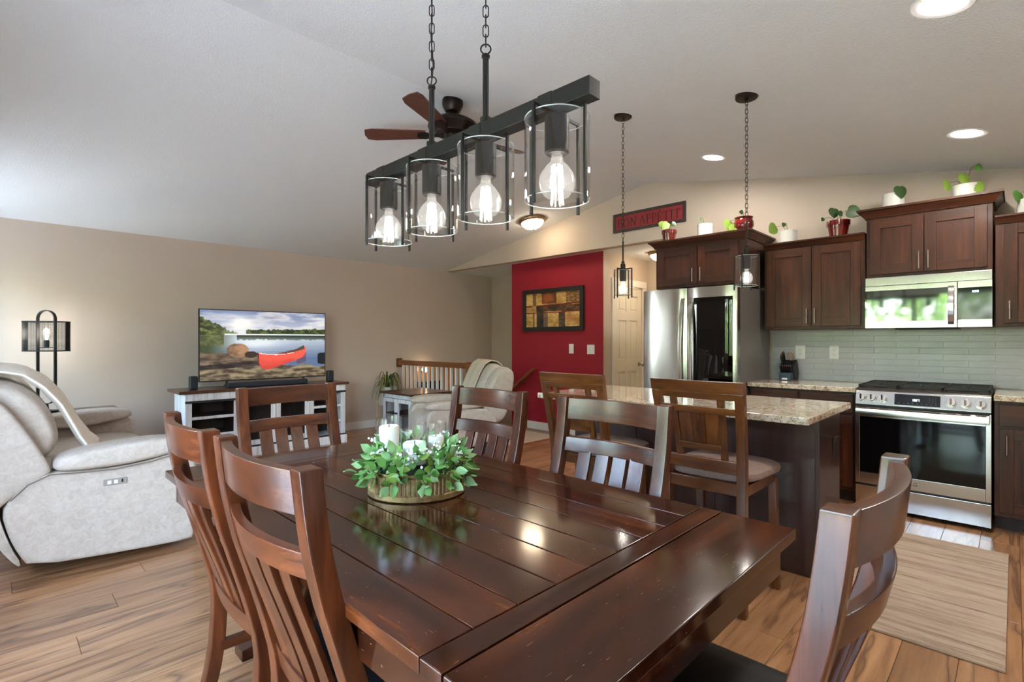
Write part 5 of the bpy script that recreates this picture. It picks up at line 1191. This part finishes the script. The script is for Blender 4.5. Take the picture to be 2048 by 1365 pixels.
# serif letters from strokes: (polyline, width) in a 1-unit-high cell
def arc(cx_, cy2, rx, ry, a0, a1, n=12): return [(cx_ + rx * math.cos(R(a0 + (a1 - a0) * i / n)), cy2 + ry * math.sin(R(a0 + (a1 - a0) * i / n))) for i in range(n + 1)]
TH, TN = .10, .045
LET = {'B': (.62, [([(.1, 0), (.1, 1)], TH), ([(.1, 1), (.32, 1)] + arc(.32, .76, .2, .24, 90, -90) + [(.1, .52)], TN * 1.3), ([(.1, .52), (.34, .52)] + arc(.34, .26, .23, .26, 90, -90) + [(.1, 0)], TN * 1.3), ([(0, 0), (.2, 0)], TN), ([(0, 1), (.2, 1)], TN)]),
       'O': (.82, [(arc(.41, .5, .35, .5, 0, 360, 28), TN * 1.7)]),
       'N': (.8, [([(.12, 0), (.12, 1)], TN), ([(.12, 1), (.68, 0)], TH), ([(.68, 0), (.68, 1)], TN), ([(0, 0), (.24, 0)], TN), ([(0, 1), (.16, 1)], TN), ([(.56, 1), (.8, 1)], TN)]),
       'A': (.78, [([(.10, 0), (.39, 1)], TN), ([(.39, 1), (.68, 0)], TH), ([(.2, .36), (.58, .36)], TN), ([(0, 0), (.2, 0)], TN), ([(.56, 0), (.78, 0)], TN)]),
       'P': (.58, [([(.12, 0), (.12, 1)], TH), ([(.12, 1), (.30, 1)] + arc(.30, .74, .22, .26, 90, -90) + [(.12, .48)], TN * 1.3), ([(0, 0), (.26, 0)], TN), ([(0, 1), (.2, 1)], TN)]),
       'E': (.58, [([(.12, 0), (.12, 1)], TH), ([(0, 1), (.5, 1), (.5, .84)], TN), ([(.12, .52), (.4, .52)], TN), ([(.4, .44), (.4, .60)], TN), ([(0, 0), (.52, 0), (.52, .17)], TN), ([(.22, 1.12), (.40, 1.28)], TN * 1.4)]),
       'T': (.7, [([(.35, 0), (.35, 1)], TH), ([(.04, .82), (.04, 1), (.66, 1), (.66, .82)], TN), ([(.23, 0), (.47, 0)], TN)]),
       'I': (.34, [([(.17, 0), (.17, 1)], TH), ([(.05, 0), (.29, 0)], TN), ([(.05, 1), (.29, 1)], TN)])}
WORD = 'BON APPETIT'; gapw = .12; wid = sum((LET[c][0] if c != ' ' else .15) + gapw for c in WORD) - gapw
hgt = .098; usc = .80 / wid; yy = 3.043 + .40; zb = 2.648
for c in WORD:
    if c == ' ': yy -= .15 * usc + gapw * usc; continue
    w, strokes = LET[c]; b = MB()
    for pts, th in strokes:
        for (p, q) in zip(pts, pts[1:]):
            P0, P1 = Vector((p[0] * usc, p[1] * hgt)), Vector((q[0] * usc, q[1] * hgt)); d = (P1 - P0); L = d.length
            if L < 1e-6: continue
            d /= L; n_ = Vector((-d.y, d.x)) * th * .052; P0 = P0 - d * .0012; P1 = P1 + d * .0012
            poly = [P0 + n_, P1 + n_, P1 - n_, P0 - n_]
            b.prism([(yy - a.x, zb + a.y) for a in poly], 'yz', XK - .0165, XK - .0135)
    b.build('letter', simple('sign_ink', C(52, 24, 24), .6) if 'sign_ink' not in bpy.data.materials else bpy.data.materials['sign_ink'], sg, smooth=0)
    yy -= (w + gapw) * usc

# ================================================================== PLANTS ON CABINETS
hl = MB(); ho = [(0, 0), (.18, -.06), (.36, -.02), (.50, .14), (.52, .36), (.42, .62), (.22, .86), (0, 1.05)]
pts = [(x, y) for x, y in ho] + [(-x, y) for x, y in ho[-2:0:-1]]
hv = [(x, .12 * abs(x), -y) for x, y in pts]; hl.add(hv + [(0, -.03, -.35)], [(i, (i + 1) % len(pts), len(pts)) for i in range(len(pts))])
HM = {}
for k in ('leafA', 'leafC', 'leafD'): me = hl.mesh('leaf', smooth=60); me.materials.append(M[k]); HM[k] = me
def cab_plant(lab, x, y, z, r, h, kind, leaves, rim=True):
    o = thing('potted_plant', lab, 'plant', (x, y, z), group='potted plants on top of the cabinets'); m_ = M['potred'] if kind in 'rb' else M['potwhite']
    if kind == 'r': prof = [(0, 0), (r * .72, 0), (r * .92, h * .72), (r, h * .72), (r * 1.02, h), (r * .92, h), (r * .86, h * .75), (0, h * .74)]
    elif kind == 'b': prof = [(0, 0), (r * .7, 0), (r, h * .35), (r, h * .65), (r * .85, h * .85), (r * .95, h), (r * .84, h), (r * .8, h * .8), (0, h * .78)]
    else:
        prof = [(0, 0), (r * .92, 0)]
        for i in range(9): prof += [(r * (.96 if i % 2 else 1.0), h * (.08 + i * .1))]
        prof += [(r, h), (r * .92, h), (r * .9, h * .8), (0, h * .78)]
    MB().lathe(prof, 28, (x, y, z)).build('pot', m_, o); MB().cyl((x, y, z + h * .76), (x, y, z + h * .84), r * .8, n=20).build('soil', M['soil'], o)
    for (dy, dz, s, tilt, yaw, mk) in leaves:
        lx = x - r * .3 - .02; tipz = z + dz
        MB().tube([(x, y, z + h * .8), (x - r * .2, y + dy * .5, z + max(h * .8, dz) * .9 + .02), (lx, y + dy, tipz)], .0022, 6).build('stem', M['stem'], o)
        inst(HM[mk], 'leaf', o, (lx - x, dy, dz), (R(-12), R(tilt), R(-45 + yaw)), (s, s, s))
cab_plant('red pot with pale green leaves at left of refrigerator cabinet', 4.82, 2.50, 2.276, .075, .12, 'r', [(.03, .17, .075, 100, 10, 'leafC'), (-.01, .19, .085, 40, -15, 'leafC'), (-.05, .18, .05, -60, 0, 'leafD'), (.02, .12, .05, 10, 0, 'leafC')])
cab_plant('white pot with one tiny sprout above the refrigerator', 4.84, 2.135, 2.276, .075, .125, 'w', [(.035, .19, .03, 20, 0, 'leafD'), (.02, .165, .022, -30, 0, 'leafD')])
cab_plant('round red pot with drooping lime leaves above the refrigerator', 4.83, 1.77, 2.276, .085, .13, 'b', [(.11, .11, .10, 25, 10, 'leafC'), (.07, .07, .095, 0, 0, 'leafC'), (.02, .06, .10, -25, -10, 'leafC'), (-.01, .17, .04, 90, 0, 'leafD')])
cab_plant('white ribbed pot with one lime leaf beside refrigerator cabinet', 5.13, 1.485, 2.166, .075, .12, 'w', [(.09, .17, .11, 55, 10, 'leafC'), (.02, .19, .04, 20, 0, 'leafD')])
cab_plant('red clay pot with dark spreading leaves above double cabinet', 5.13, 1.088, 2.166, .088, .145, 'r', [(.02, .25, .09, 10, 0, 'leafD'), (-.08, .22, .11, -65, -10, 'leafD'), (.10, .18, .035, 40, 0, 'leafD'), (-.04, .20, .05, 80, 0, 'leafD')])
cab_plant('white ribbed pot with a single heart leaf above microwave', 5.10, .70, 2.339, .075, .12, 'w', [(-.05, .165, .10, 0, 0, 'leafD')])
cab_plant('white pot with climbing vine leaves above microwave', 5.10, .262, 2.339, .078, .10, 'w', [(.09, .13, .09, 45, 10, 'leafC'), (.0, .17, .09, 15, 0, 'leafC'), (-.06, .10, .085, -15, -10, 'leafC'), (-.06, .225, .055, -40, 0, 'leafA')])
cab_plant('white pot with green leaf at the far right edge', 5.13, -.08, 2.166, .07, .11, 'w', [(.055, .16, .08, 35, 0, 'leafA')])

# ================================================================== RUG
tag(MB().box(2.725, 4.235, .025, .66, .0005, .012).build('floor_rug', M['rug'], bevel=.004, org=(3.48, .34, 0)), 'beige striped woven rug on floor in front of range', 'rug')

# warm light added in the stairwell, standing in for a reflected glow
sn = thing('added_stair_light', 'small added warm light down in the stairwell behind railing', 'lamp', (4.86, YT - .016, .80))
MB().box(4.84, 4.88, YT - .03, YT - .017, .78, .86).build('back_plate', M['bronze'], sn, bevel=.003)
MB().lathe([(0, .775), (.03, .785), (.042, .815), (.036, .85), (0, .86)], 20, (4.86, YT - .075, 0)).build('globe', emit('added_warm_glow', (1, .72, .42, 1), 14), sn)
